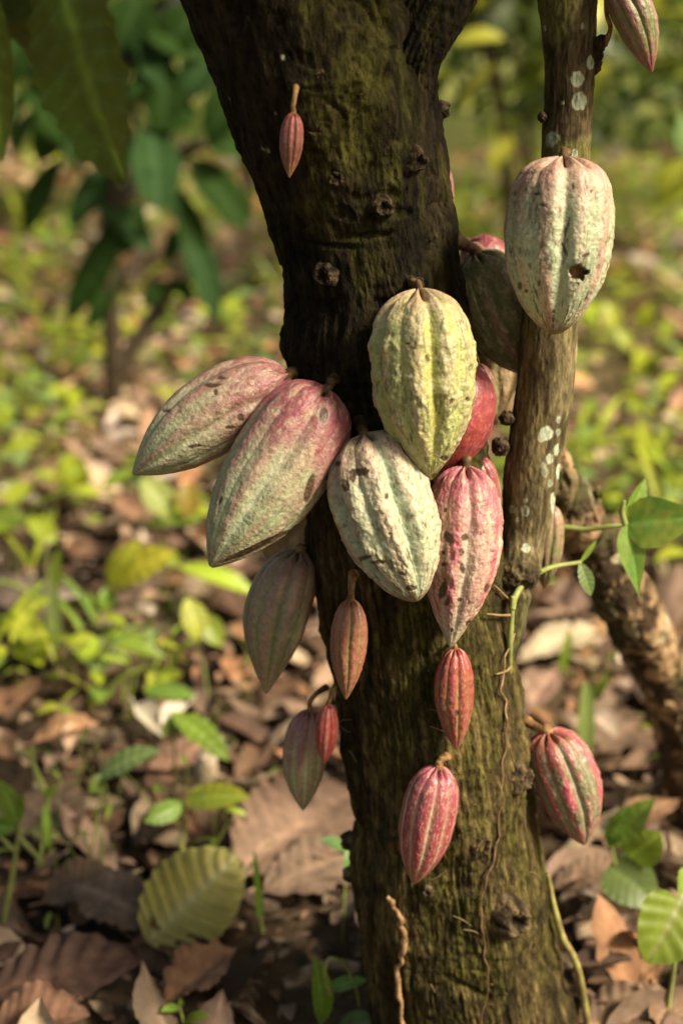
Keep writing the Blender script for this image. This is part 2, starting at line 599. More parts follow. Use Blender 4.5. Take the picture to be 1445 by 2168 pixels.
def build_stem():
    pts = [P(x, y, STEM_Y + (0.0 if y < 1200 else -0.02)) for x, y, r in STEM]
    rad = [r * pxm(p) for (x, y, r), p in zip(STEM, pts)]
    ns, nl = 150, 760
    v, f = tube(pts, rad, ns, nl)
    cen = catmull(pts, nl)
    cen = np.repeat(np.vstack([cen[:1], cen, cen[-1:]]), ns, 0)
    d = v - cen
    r0 = np.linalg.norm(d, axis=1)
    d /= r0[:, None] + 1e-9
    t = np.tile(np.linspace(0, 2 * math.pi, ns, endpoint=False), len(v) // ns)
    h = (fbm(v * 12, 3) - 0.5) * 0.008
    q = np.stack([np.cos(t) * 9, np.sin(t) * 9, v[:, 2] * 16], -1)
    fur = np.abs(fbm(q, 4, 0.6) - 0.5) * 2
    h += (fur - 0.2) * 0.0010 + (fbm(v * np.array([260, 260, 90.0]), 2) - 0.5) * 0.0016
    px, py = to_px(v)
    # the swollen, flaky collar where the stem leaves the trunk
    col = np.exp(-((py - 1222) / 26) ** 2)
    h += col * (fbm(v * 130, 3) - 0.35) * 0.016
    h -= np.exp(-((py - 1250) / 9) ** 2) * 0.006
    v = v + d * h[:, None]
    n1 = fbm(v * np.array([80, 80, 14.0]), 4)
    n2 = fbm(v * np.array([200, 200, 40.0]), 3)
    c = mix((0.060, 0.045, 0.020), (0.20, 0.155, 0.075), sstep(0.32, 0.68, 0.5 * n1 + 0.5 * n2))
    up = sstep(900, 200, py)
    c = mix(c, c * np.array([0.62, 0.58, 0.55]), up)  # upper stem darkened in colour for the shade under the crown
    c = c * (0.85 + 0.25 * sstep(0.05, 0.4, fur))[:, None]
    c = mix(c, (0.03, 0.02, 0.012), np.clip(.8 * col * sstep(0.45, 0.6, fbm(v * 90, 3)) + .5 * np.exp(-((py - 1250) / 9) ** 2), 0, 1))
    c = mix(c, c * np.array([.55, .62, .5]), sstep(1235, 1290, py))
    c = mix(c, (0.17, 0.16, 0.04), 0.5 * sstep(0.55, 0.7, fbm(v * 14 + 5, 3)))
    fr = v[:, 1] < STEM_Y + 0.008
    ring_n = fbm(v * 330, 3)
    for (x, y, rx, ry, k) in [(1222, 168, 14, 17, .75), (1168, 292, 14, 14, .7), (1162, 300, 11, 13, .6), (1155, 917, 15, 15, 1), (1146, 926, 10, 9, .6), (1163, 972, 8, 11, .9),
                              (1178, 952, 6, 13, .9), (1183, 1000, 6, 17, 1), (1170, 1066, 5, 24, .9), (1164, 1024, 6, 9, .6), (1113, 1160, 9, 10, 1), (1216, 325, 8, 10, .7), (1250, 132, 8, 16, .7),
                              (1226, 214, 17, 20, .5), (1110, 1082, 9, 12, .55), (1085, 1078, 7, 9, .5), (1189, 218, 4, 4, .7), (1150, 60, 3, 6, .6), (1232, 55, 4, 6, .6), (1180, 888, 5, 7, .8),
                              (1095, 1100, 5, 5, .5), (1153, 1000, 8, 12, .45), (1112, 1060, 5, 5, .5), (1180, 915, 5, 9, .7), (1150, 985, 6, 8, .5)]:
        dd = np.hypot((px - x) / rx, (py - y) / ry) * (0.78 + 0.44 * ring_n)
        kk = sstep(1.05, 0.9, dd) * k * fr
        lc = mix((0.50, 0.52, 0.36), (0.36, 0.42, 0.30), sstep(0.8, 0.5, dd))
        c = c * (1 - kk[:, None]) + lc * kk[:, None]
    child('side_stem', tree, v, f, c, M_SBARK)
    # stub of an old spur on its right
    b = Bag()
    for pts_, r_ in (([P(1248, 150, 0), P(1262, 118, -.01), P(1268, 92, -.012)], [.008, .006, .004]),
                     ([P(1266, 105, -.012), P(1272, 88, -.012), P(1284, 80, -.012)], [.006, .0065, .003]),
                     ([P(1266, 96, -.012), P(1258, 84, -.012)], [.005, .002])):
        tv, tf = tube(pts_, r_, 14, 24, 0.5, 160)
        b.add(tv, tf, (0.05, 0.034, 0.02))
    child('spur', tree, *b.get(), M_BARK)
    for (x, y, r) in [(1148, 248, 11), (1072, 885, 16), (1058, 945, 20), (1075, 1240, 22), (1090, 1246, 16)]:
        c0 = P(x, y, -0.012)
        n = 26
        ta, ph = np.meshgrid(np.linspace(0, 2 * math.pi, n, endpoint=False), np.linspace(0.05, math.pi - 0.05, n // 2))
        u = np.stack([np.cos(ta) * np.sin(ph), np.sin(ta) * np.sin(ph), np.cos(ph)], -1).reshape(-1, 3)
        rr = r * pxm(c0) * (0.6 + 0.8 * fbm(u * 2.5 + x, 3, 0.65))
        child('bark_knot', tree, c0 + u * rr[:, None], grid_faces(n, n // 2, True), mix((0.02, 0.012, 0.008), (0.10, 0.065, 0.035), sstep(.4, .7, fbm(u * 5, 2))), M_BARK)


build_stem()


# ------------------------------------------------------------------ leaves
def leaf_grid(L, Wd, nu=7, nv=15, fold=0.25, droop=0.5, ripple=0.03, nveins=9, twist=0.0, curl=0.0, shape=(0.95, 0.8), acum=0.12, seed=0, wob=0.0):
    """leaf along +X from the origin, face up +Z; returns v, f, u, s"""
    s = np.linspace(0, 1, nv)
    u = np.linspace(-1, 1, nu)
    w = np.sin(math.pi * np.clip(s, 0, 1) ** shape[0]) ** shape[1]
    w = np.where(s > 1 - acum, w * 0.75 + 0.02, w)
    w[0], w[-1] = 0.03, 0.015
    S, U = np.meshgrid(s, u, indexing='ij')
    Wm = w[:, None] * Wd / 2
    if wob:
        ed = fbm(np.stack([S * 9 + seed, np.sign(U) * 3.0, S * 0 + seed * 2.1], -1), 3)
        Wm = Wm * (1 - np.abs(U) ** 3 * 3.0 * wob * sstep(.42, .75, ed)) * (1 + 1.2 * wob * (ed - .5))
    ang = droop * S ** 1.3
    ds = L / (nv - 1)
    a1 = droop * s ** 1.3
    x = np.concatenate([[0], np.cumsum(np.cos(a1[:-1]) * ds)])
    z = np.concatenate([[0], np.cumsum(-np.sin(a1[:-1]) * ds)])
    cu = np.abs(U) * Wm
    lift = fold * cu + curl * U ** 2 * Wm
    rip = ripple * Wd * np.sin(2 * math.pi * nveins * (S - 0.22 * np.abs(U) * Wd / L)) * (0.25 + 0.75 * np.abs(U)) * (w[:, None])
    if wob:
        rip = rip + wob * L * (fbm(np.stack([S * 2.3 + seed, U * 1.2, S * 0 + seed * 1.7], -1), 3) - 0.5) + .35 * wob * L * (fbm(np.stack([S * 9 + seed, U * 3.2, S * 0 + seed * 1.7], -1), 2) - 0.5)
    zz = lift + rip
    tw = twist * (S - 0.3)
    yy = U * Wm
    y2 = yy * np.cos(tw) - zz * np.sin(tw)
    z2 = yy * np.sin(tw) + zz * np.cos(tw)
    X = x[:, None] + np.sin(ang) * z2
    Z = z[:, None] + np.cos(ang) * z2
    v = np.stack([X, y2, Z], -1).reshape(-1, 3)
    return v, grid_faces(nu, nv), U.ravel(), S.ravel()


def leaf_colour(U, S, base, vein, Wd_L=0.4, nveins=9, edge=None, seed=0.0, blotch=0.25, var=0.2):
    n = fbm(np.stack([U * 1.5 + seed, S * 4 + seed * 3, U * 0 + seed], -1), 3)
    c = np.asarray(base, float) * (1 - var + 2 * var * n)[:, None]
    vv = np.abs(((nveins * (S - 0.22 * np.abs(U) * Wd_L)) % 1.0) - 0.5) * 2
    m = np.maximum(sstep(0.16, 0.03, np.abs(U)) * .9, 0.30 * sstep(0.8, 1.0, vv))
    c = mix(c, vein, m)
    if edge is not None:
        c = mix(c, edge, blotch * sstep(0.5, 0.65, n + 0.15 * np.abs(U)))
    return c


def place(v, base, direc, normal):
    d = np.asarray(direc, float)
    d = d / np.linalg.norm(d)
    n = np.asarray(normal, float)
    n = n - d * np.dot(n, d)
    n /= np.linalg.norm(n) + 1e-9
    s = np.cross(n, d)
    return np.asarray(base) + v[:, :1] * d + v[:, 1:2] * s + v[:, 2:3] * n


def fit_leaf(base, tip, Wd, normal, droop=0.5, **k):
    """leaf whose curved midrib starts at base and ends at tip"""
    base, tip = np.asarray(base), np.asarray(tip)
    ch = np.linalg.norm(tip - base)
    nv = k.get('nv', 15)
    v, f, U, S = leaf_grid(1.0, Wd / ch, droop=droop, **k)
    e = v[(nv - 1) * k.get('nu', 7) + k.get('nu', 7) // 2]
    Lc = math.hypot(e[0], e[2])
    v = v / Lc
    # rotate so that the chord lies along +X
    a = math.atan2(e[2], e[0])
    x = v[:, 0] * math.cos(a) + v[:, 2] * math.sin(a)
    z = -v[:, 0] * math.sin(a) + v[:, 2] * math.cos(a)
    v = np.stack([x, v[:, 1], z], -1) * ch
    return place(v, base, tip - base, normal), f, U, S


# crown overhead (out of the frame: it shades the upper trunk)
def build_crown():
    b = Bag()
    r = np.random.default_rng(3)
    n = 0
    while n < 430:
        p = np.array([r.uniform(-0.7, 1.3), r.uniform(-0.75, 0.7), r.uniform(1.5, 2.6)])
        if p[0] > 0.1 and p[2] - (p[0] - 0.1) / SUN_TO[0] * SUN_TO[2] < 1.12 + r.uniform(0, .22):
            continue
        if p[1] < -0.1 and p[2] < 1.6 + 0.3 * (-p[1]):
            continue
        a = r.uniform(0, 6.28)
        L = r.uniform(0.2, 0.34)
        v, f, U, S = leaf_grid(L, L * 0.38, 5, 8, 0.2, r.uniform(0.5, 1.1), 0.02, 6)
        v = place(v, p, (math.cos(a), math.sin(a), -0.25), (r.uniform(-.4, .4), r.uniform(-.4, .4), 1))
        if v[:, 2].min() < 1.42:
            v[:, 2] += 1.42 - v[:, 2].min()
        b.add(v, f, leaf_colour(U, S, (0.035, 0.065, 0.012), (0.06, 0.09, 0.02)))
        n += 1
    child('crown', tree, *b.get(), M_DARKLEAF)


build_crown()

# ------------------------------------------------------------------ cacao pods
PROF_T = [0, .012, .035, .08, .16, .28, .42, .56, .70, .81, .89, .945, .98, 1.0]
PROFS = {
    'oval': [.10, .30, .50, .69, .88, .985, 1.0, .97, .83, .62, .41, .23, .11, .03],
    'full': [.12, .36, .58, .77, .92, .99, 1.0, .96, .82, .62, .42, .25, .13, .04],
    'slim': [.10, .28, .45, .63, .83, .97, 1.0, .95, .78, .57, .37, .21, .11, .03],
    'blunt': [.12, .36, .58, .77, .91, .985, 1.0, .97, .85, .68, .50, .34, .20, .05],
    'drop': [.10, .30, .52, .70, .87, .98, 1.0, .93, .74, .51, .32, .18, .10, .03],
}
COLS = dict(mint=(.36, .40, .245), pale=(.44, .44, .28), sage=(.32, .34, .19), mauve=(.34, .17, .14), pink=(.42, .205, .165), plum=(.30, .075, .095), red=(.28, .045, .038), peach=(.46, .29, .18), yellow=(.50, .42, .07),
            cream=(.52, .44, .27), olive=(.17, .17, .065), green=(.23, .24, .09), dark=(.10, .105, .045), mag=(.25, .05, .065), brown=(.05, .028, .014),
            rust=(.30, .10, .05), ygreen=(.36, .36, .10), tan=(.42, .29, .15))
COLS = {k: np.array(x) for k, x in COLS.items()}


def pod(label, base, tip, width, body, ridge, groove, top, prof='oval', phase=0.0, deep=0.11, shal=0.05, wart=0.03, topk=0.8, ridgek=0.6, groovek=0.5,
        bend=0.0, young=False, spots=(), stalk=None, res=None, flat=1.0, speck=0.3, group='cacao pods on the tree', name='cacao_pod', toplen=0.35, tipc=None, stalk_r=None, hole=None, mott=0.3):
    """base, tip: (px, py, worldY); width in photo pixels"""
    b3, t3 = P(*base), P(*tip)
    ax = t3 - b3
    L = np.linalg.norm(ax)
    ax /= L
    mid = (b3 + t3) / 2
    R = width / 2 * pxm(mid)
    view = CAM - mid
    n1 = view - ax * np.dot(view, ax)
    n1 /= np.linalg.norm(n1)
    n2 = np.cross(ax, n1)
    big = width > 90
    nu, nv = res or ((260, 230) if big else (150, 130))
    g = np.linspace(0, 1, 401)
    pr = np.interp(g, PROF_T, PROFS[prof])
    k = np.hanning(23)[1:-1]
    k /= k.sum()
    prs = np.convolve(np.pad(pr, 10, 'edge'), k, 'valid')
    prs = np.where((g < 0.03) | (g > 0.985), pr, prs)
    t = (1 - np.cos(np.linspace(0, math.pi, nv))) / 2 * 0.75 + np.linspace(0, 1, nv) * 0.25
    th = np.linspace(0, 2 * math.pi, nu, endpoint=False)
    T, TH = np.meshgrid(t, th, indexing='ij')
    r = np.interp(T, g, prs)
    sd = base[0] * 0.013 + base[1] * 0.007
    unit = np.stack([np.cos(TH), np.sin(TH), T * L / R * 0.6], -1)
    thw = TH + (fbm(unit * 1.3 + sd, 2) - 0.5) * 0.16 + phase
    s = np.abs(np.sin(5 * thw))
    wk = 0.5 + 0.5 * np.cos(5 * thw)
    amp = sstep(-0.08, 0.12, T) * (1 - 0.55 * sstep(0.75, 1.0, T))
    dep = shal + (deep - shal) * wk
    lobe = s ** (0.7 + (0.35 if young else 0.85) * wk)
    k1 = 1 - dep * (1 - lobe) * amp
    wn = fbm(unit * 5.5 + sd, 4, 0.55) - 0.5
    wn2 = np.abs(fbm(unit * 9 + sd + 5, 3) - 0.5)
    lump = sstep(.40, .66, fbm(unit * np.array([5.5, 5.5, 7.5]) + sd + 33, 3)) - .4
    k2 = 1 + wart * (wn * 1.8 - wn2 * 1.6 + 0.2 + 0.75 * lump) * (0.35 + 0.65 * lobe) * (0.5 + 0.7 * T) * sstep(0, .06, T)
    lo = 1 + 0.045 * (fbm(unit * 0.8 + sd + 2, 2) - 0.5) * 2
    rad = R * r * k1 * k2 * lo
    bendv = bend * pxm(mid) * np.sin(math.pi * T)
    zz = T * L
    # base dimple with shoulders
    zz = zz + R * 0.20 * (1 - lobe) * np.exp(-(T / 0.05) ** 2)
    v = b3 + zz[..., None] * ax + rad[..., None] * (np.cos(TH)[..., None] * n1 * flat + np.sin(TH)[..., None] * n2) + bendv[..., None] * n2
    # colour: body, ridges, grooves, blush towards the stalk
    C = lambda q: COLS[q] if isinstance(q, str) else np.array(q)
    na = fbm(unit * 3.0 + sd + 11, 4, 0.6)
    nb = fbm(unit * 14 + sd + 3, 3, 0.6)
    nc = fbm(unit * np.array([4, 4, 1.1]) + sd + 21, 3)
    c = np.tile(C(body), T.shape + (1,)) * (1 - mott / 2 + mott * nb)[..., None]
    c = mix(c, C(ridge), np.clip(ridgek * sstep(0.55, 0.95, lobe) * sstep(0.30, 0.62, 0.6 * nc + 0.4 * na + 0.06 * np.sin(5 * thw)), 0, 1))
    c = mix(c, C(groove), np.clip(groovek * np.exp(-(s / ((0.42 if young else 0.30 + 0.30 * wk))) ** 2) * ((0.6 + 0.4 * wk) if young else (0.35 + 0.65 * wk)) * sstep(0.02, 0.15, T), 0, 1))
    c = mix(c, C(top), np.clip(topk * sstep(toplen * 1.6, toplen * 0.2, T + (na - 0.5) * 0.45), 0, 1))
    if tipc is not None:
        c = mix(c, C(tipc), sstep(0.72, 1.0, T + (na - .5) * .25) * 0.8)
    # powdery bloom and corky russet
    if not young:
        c = mix(c, C('cream'), 0.5 * sstep(0.5, 0.7, fbm(unit * 7 + sd + 41, 4, 0.6)))
        rus = sstep(0.60, 0.70, fbm(unit * np.array([16, 16, 7]) + sd + 61, 4, 0.62)) * speck
        c = mix(c, (0.10, 0.065, 0.03), np.clip(rus * (0.8 + 1.0 * T ** 4), 0, 1))
        tipr = sstep(.90, .99, T + (na - .5) * .16) * speck
        c = mix(c, (0.14, 0.09, 0.04), 0.8 * tipr)
        ck = sstep(0.030, 0.012, np.abs(fbm(unit * np.array([6, 6, 2.0]) + sd + 71, 4, 0.6) - 0.5)) * sstep(0.5, 0.62, fbm(unit * 2.2 + sd + 81, 2)) * speck
        c = mix(c, (0.08, 0.05, 0.025), 0.8 * ck)
    else:
        c = mix(c, C(groove) * 0.9 + 0.05, 0.35 * sstep(0.58, 0.68, fbm(unit * np.array([20, 20, 14]) + sd + 61, 2)) * lobe)
    px, py = to_px(v)
    front = np.cos(TH) > -0.1
    fine = fbm(np.stack([px, py, px * 0 + sd], -1) / 5.0, 3)
    mid_n = fbm(np.stack([px, py, px * 0 + sd + 7], -1) / 13.0, 2)
    for sp in spots:
        x, y, rx, ry = sp[:4]
        an = math.radians(sp[4]) if len(sp) > 4 else math.radians((x * 7 + y * 3) % 50 - 25)
        solid = len(sp) > 5
        dx, dy = px - x, py - y
        du, dv = dx * math.cos(an) + dy * math.sin(an), -dx * math.sin(an) + dy * math.cos(an)
        if solid:
            dv = dv + 0.10 * ry * (du / ry)  * 0 + sp[5] * ((du / rx) ** 2) * ry
        wob = (0.9 + 0.2 * mid_n) if solid else (0.45 + 0.7 * mid_n + 0.5 * fine)
        d = np.hypot(du / rx, dv / ry) * wob
        kk = sstep(1.05, 0.8, d) * front
        v = v - (kk * min(rx, ry, 8) * pxm(mid) * 0.28)[..., None] * (np.cos(TH)[..., None] * n1 + np.sin(TH)[..., None] * n2)
        c = mix(c, mix((0.030, 0.015, 0.008), (0.11, 0.055, 0.025), fine), kk * 0.92)
        c = mix(c, c * 0.7, sstep(1.6, 1.0, d) * front * (1 - kk) * .5)
    if hole is not None:
        x, y, rx, ry = hole
        wob = 0.55 + 0.9 * fbm(np.stack([px, py, px * 0], -1) / 9, 3)
        d = np.hypot((px - x) / rx, (py - y) / ry) * wob
        kk = sstep(1.0, 0.75, d) * front
        v = v - (kk * 0.014)[..., None] * n1
        c = mix(c, mix((0.10, 0.045, 0.02), (0.26, 0.13, 0.065), fbm(unit * 40, 2)), kk)
        c = mix(c, c * 0.5, sstep(1.5, 1.0, d) * front * (1 - kk) * .6)
    o = thing(name, label, 'cacao pod', b3, group)
    child('husk', o, v.reshape(-1, 3), grid_faces(nu, nv, True), c.reshape(-1, 3), M_YOUNG if young else M_HUSK)
    if stalk is not None:
        pts = [b3 + ax * R * 0.12] + [b3 - ax * R * 0.10] + [P(*q) for q in stalk]
        sr = (stalk_r or max(3.2, width * 0.055)) * pxm(mid)
        tv, tf = tube(pts, [sr * 1.3, sr, sr * .9, sr, sr * 1.5], 18, 40, 0.18, 120)
        n = fbm(tv * 150, 3)
        child('stalk', o, tv, tf, mix((0.06, 0.032, 0.013), (0.17, 0.095, 0.035), sstep(.35, .65, n)) if not young else mix((0.16, 0.08, 0.03), (0.34, 0.19, 0.07), sstep(.35, .65, n)), M_STALK)
    return o


pod('large pale green and mauve pod pointing left, behind the pod with the magenta neck', (612, 792, -0.06), (281, 1004, -0.10), 176, 'sage', 'mauve', 'pale', 'plum', 'oval', 0.25, .10, .04, .014,
    .8, .7, .7, bend=14, spots=[(447, 815, 18, 5), (468, 800, 10, 4), (456, 830, 5, 7), (508, 885, 8, 9), (487, 905, 12, 5), (352, 870, 9, 4), (412, 945, 14, 4)],
    stalk=[(632, 792, -.05), (655, 790, -.03)], speck=.35, toplen=.5, stalk_r=12)
pod('large grey green pod with magenta neck and a dark split along its lower edge', (693, 822, -0.10), (446, 1200, -0.17), 216, 'sage', 'mauve', (.37, .42, .26), 'plum', 'full', 0.0, .12, .05, .016,
    .95, .75, .95, bend=-4, spots=[(684, 880, 11, 18, 0, 0), (655, 1035, 9, 36, 15, 0), (466, 1060, 3, 12), (540, 1160, 84, 7, -25, .35)], stalk=[(700, 806, -.10), (716, 800, -.085)], speck=.3, toplen=.42, stalk_r=10)
pod('broad yellow green warty pod in the middle of the trunk, above the mint pod', (886, 610, -0.125), (910, 1016, -0.155), 226, (.36, .375, .14), 'peach', (.46, .43, .10), 'peach', 'oval', 0.16, .17, .085, .06,
    .75, .5, .85, spots=[(862, 728, 8, 3), (905, 760, 5, 9), (955, 850, 6, 8), (990, 845, 6, 5), (950, 830, 4, 4), (940, 970, 9, 6), (960, 965, 7, 4), (918, 1008, 6, 5)], stalk=[(880, 603, -.115), (872, 598, -.09)], speck=.75, toplen=.12, stalk_r=7)
pod('mint green warty pod leaning right, directly below the yellow green pod', (770, 918, -0.125), (882, 1273, -0.185), 222, (.385, .39, .245), (.46, .34, .235), (.34, .42, .28), 'mauve', 'blunt', 0.30, .19, .09, .055,
    .55, .85, .8, bend=6, spots=[(760, 1000, 26, 8), (730, 1030, 9, 14), (715, 982, 7, 5), (745, 1012, 8, 9), (818, 1050, 4, 7), (825, 1130, 6, 3), (800, 1190, 22, 5), (775, 1180, 16, 5), (870, 1245, 12, 7), (850, 1215, 9, 4)],
    stalk=[(765, 905, -.11), (762, 895, -.09)], speck=.75, toplen=.22)
pod('pink ribbed pod with brown scars, overlapped by the mint green pod', (985, 985, -0.095), (953, 1370, -0.13), 176, (.45, .265, .21), (.46, .115, .15), (.62, .50, .38), 'plum', 'drop', 0.12, .13, .06, .05,
    .95, .95, .8, bend=-6, tipc='pale', spots=[(948, 1140, 9, 15), (982, 1138, 9, 8), (975, 1170, 7, 10), (978, 1205, 6, 12), (938, 1170, 5, 5), (940, 1195, 5, 4), (935, 1250, 8, 24), (945, 1275, 6, 10), (972, 1270, 6, 5), (1030, 1245, 5, 9),
                                                (990, 1320, 5, 9), (955, 1335, 4, 6), (1000, 1318, 10, 4), (942, 1080, 4, 5)], stalk=[(988, 972, -.085), (990, 955, -.06)], speck=.25, toplen=.25)
pod('large pale pod with a bored hole, hanging before the lichen spotted stem', (1192, 330, -0.085), (1172, 708, -0.105), 230, 'mint', (.45, .235, .18), 'pale', (.42, .20, .16), 'blunt', 0.07, .14, .06, .03,
    .75, .72, .45, spots=[(1098, 606, 6, 9), (1113, 616, 5, 5), (1148, 435, 8, 3), (1135, 410, 7, 3), (1212, 395, 3, 7), (1250, 405, 3, 4), (1200, 480, 3, 24), (1195, 530, 4, 18), (1140, 600, 4, 8), (1240, 540, 10, 4), (1170, 660, 4, 4)],
    stalk=[(1196, 326, -.06), (1200, 322, -.03)], hole=(1222, 578, 20, 18), speck=.8, toplen=.24, stalk_r=7)
pod('shaded grey green pod between trunk and side stem, half hidden by the bored pod', (1004, 535, 0.06), (1130, 800, 0.05), 165, 'olive', 'pink', 'green', 'olive', 'oval', 0.2, .09, .05, .02, .3, .35, .4,
    stalk=[(985, 520, .05), (962, 506, .03)], speck=.3, stalk_r=13, bend=10)
pod('dark red pod shoulder just showing above the shaded grey green pod', (990, 512, 0.14), (1110, 640, 0.14), 110, 'mag', 'red', 'red', 'mag', 'oval', 0, .06, .03, .01, .5, .5, .3, stalk=[(970, 512, .12), (950, 512, .07)])
pod('smooth red pod tucked behind the broad yellow green pod', (968, 760, -0.045), (930, 1012, -0.075), 180, 'red', 'mag', 'pink', 'mag', 'oval', 0.2, .05, .03, .012, .7, .5, .2, young=True, stalk=[(965, 745, -.03), (950, 735, 0)], mott=.2, bend=-8)
pod('thin dark red and green pod hanging right behind the yellow green pod', (1012, 770, -0.03), (1040, 897, -0.03), 44, 'olive', 'mag', 'green', 'mag', 'slim', 0.3, .12, .06, .01, .6, .8, .7, young=True, stalk=[(1008, 755, -.02), (995, 745, 0.0)], bend=-9)
pod('tan and green pod hanging at the back between trunk and side stem', (1010, 640, 0.13), (1050, 900, 0.13), 150, 'tan', 'peach', 'green', 'tan', 'drop', 0.3, .08, .04, .03, .4, .6, .7, stalk=[(990, 625, .12), (970, 620, .06)], speck=.5)
pod('peach coloured pod showing as a sliver behind the right edge of the side stem', (1178, 660, 0.11), (1172, 850, 0.11), 92, 'peach', 'pink', 'tan', 'peach', 'oval', 0.1, .07, .04, .02, .4, .6, .3, stalk=[(1178, 640, .09), (1175, 620, .03)], speck=.4)
pod('pink pod sliver behind the right edge of the upper trunk', (930, 345, 0.10), (935, 490, 0.10), 56, 'pink', 'red', 'peach', 'pink', 'oval', 0, .06, .03, .02, .3, .5, .3, young=True, stalk=[(928, 330, .09), (920, 320, .05)])
pod('maroon ribbed pod at the top right hanging from the side stem spur', (1288, -62, -0.03), (1379, 153, -0.04), 92, 'olive', 'pink', 'green', 'mag', 'slim', 0.2, .12, .06, .03, .5, .95, .5, tipc='mag', young=True, bend=-12,
    stalk=[(1282, 20, -.03), (1291, 60, -.02), (1278, 95, -.012)])
pod('tiny red ribbed pod dangling from a long stalk high on the trunk', (621, 238, -0.125), (612, 376, -0.13), 51, (.20, .06, .04), (.36, .12, .10), 'dark', 'red', 'slim', 0.2, .18, .09, .02, .6, .8, .8, tipc=(.34, .20, .07), young=True,
    stalk=[(620, 225, -.125), (625, 195, -.122), (628, 178, -.105)], stalk_r=5.5)
pod('dull green pod in shade below the pod with the magenta neck', (632, 1165, -0.02), (563, 1468, -0.05), 142, (.25, .245, .125), 'mauve', (.12, .12, .05), 'mauve', 'drop', 0.1, .13, .07, .012, .5, .7, .6, bend=16,
    stalk=[(640, 1160, -.02), (655, 1150, 0.0), (668, 1140, 0.0)], young=True, stalk_r=8)
pod('slim rust red pod with a green groove hanging below the mint pod', (742, 1268, -0.11), (732, 1481, -0.125), 78, (.23, .085, .05), (.36, .11, .085), (.20, .22, .07), 'rust', 'slim', 0.05, .12, .06, .03, .4, .8, .85, young=True,
    stalk=[(743, 1255, -.11), (745, 1230, -.105), (748, 1215, -.09)], stalk_r=8)
pod('green and purple pod hanging low left of the trunk, behind a smaller red one', (655, 1502, 0.0), (641, 1716, -0.02), 98, (.24, .24, .11), 'plum', 'pale', 'plum', 'slim', 0.12, .12, .06, .01, .7, .7, .8, young=True,
    stalk=[(655, 1490, 0.0), (668, 1470, 0.0), (690, 1455, 0.02)], bend=4)
pod('small red pod overlapping the green and purple pod left of the trunk', (695, 1490, -0.06), (686, 1618, -0.065), 52, 'red', 'pink', 'rust', 'red', 'slim', 0.3, .12, .07, .03, .5, .6, .5, young=True,
    stalk=[(698, 1480, -.06), (703, 1462, -.055), (712, 1448, -.04)], stalk_r=5)
pod('glossy slim red pod hanging at the tip of the scarred pink pod', (963, 1372, -0.115), (966, 1588, -0.13), 86, (.27, .085, .05), (.30, .04, .05), (.34, .27, .11), 'red', 'slim', 0.24, .14, .09, .04, .9, .9, .6, young=True, bend=4,
    spots=[(965, 1510, 4, 9), (962, 1530, 4, 12)], stalk=[(960, 1362, -.11), (957, 1350, -.08)], toplen=.3)
pod('lowest crimson pod with cream grooves, pointing down left on the lower trunk', (928, 1622, -0.125), (876, 1872, -0.135), 116, (.24, .045, .05), (.34, .06, .07), (.62, .47, .30), 'plum', 'oval', 0.12, .08, .07, .02, .6, .8, .85, young=True, tipc=(.36, .16, .09),
    stalk=[(930, 1612, -.125), (940, 1602, -.12), (950, 1604, -.10)], stalk_r=9, mott=.5)
pod('green pod with bright pink ribs standing off the right side of the lower trunk', (1158, 1548, -0.03), (1236, 1788, -0.05), 138, (.13, .13, .055), (.50, .095, .125), (.60, .46, .36), 'red', 'full', 0.17, .15, .06, .03, .6, 1.0, .45, young=True, bend=-8,
    stalk=[(1150, 1545, -.03), (1132, 1538, -.02), (1110, 1526, -.01)], stalk_r=9, toplen=.15, spots=[(1195, 1770, 8, 8)])
pod('small green and pink pod behind the foot of the side stem', (1166, 1070, 0.06), (1150, 1246, 0.06), 66, 'olive', 'pink', 'green', 'pink', 'oval', 0.25, .12, .06, .02, .5, .9, .8, young=True, stalk=[(1166, 1055, .05), (1160, 1040, .03)])
pod('small purple and green pod peeping over the shoulder of the scarred pink pod', (1012, 968, -0.03), (1046, 1105, -0.03), 66, 'mag', 'pink', 'green', 'mag', 'oval', 0.22, .10, .06, .01, .6, .8, .9, young=True, stalk=[(1008, 955, -.02), (1000, 945, 0.0)])

# ------------------------------------------------------------------ climbers and dry roots on the trunk
def on_trunk(pts, lift=0.004):
    out = []
    for x, y in pts:
        p, n = hit_trunk(x, y)
        out.append(p + n * (lift + 0.006))
    return out


def climber(name, label, pts, r0, r1, c0, c1, seg=60):
    jr = np.random.default_rng(len(pts) * 7)
    dense = catmull([(x, y, 0) for x, y in pts], len(pts) * 3)
    p = on_trunk([(q[0] + jr.normal(0, 2.2), q[1]) for q in dense], 0.001)
    o = thing(name, label, 'dry root', p[0], 'thin roots creeping over the trunk')
    v, f = tube(p, list((r0 + (r1 - r0) * np.linspace(0, 1, 12)) * jr.uniform(.65, 1.25, 12)), 10, seg * 2, 0.45, 140)
    child('strand', o, v, f, mix(c0, c1, sstep(.35, .65, fbm(v * 120, 3))), M_STALK)
    return o


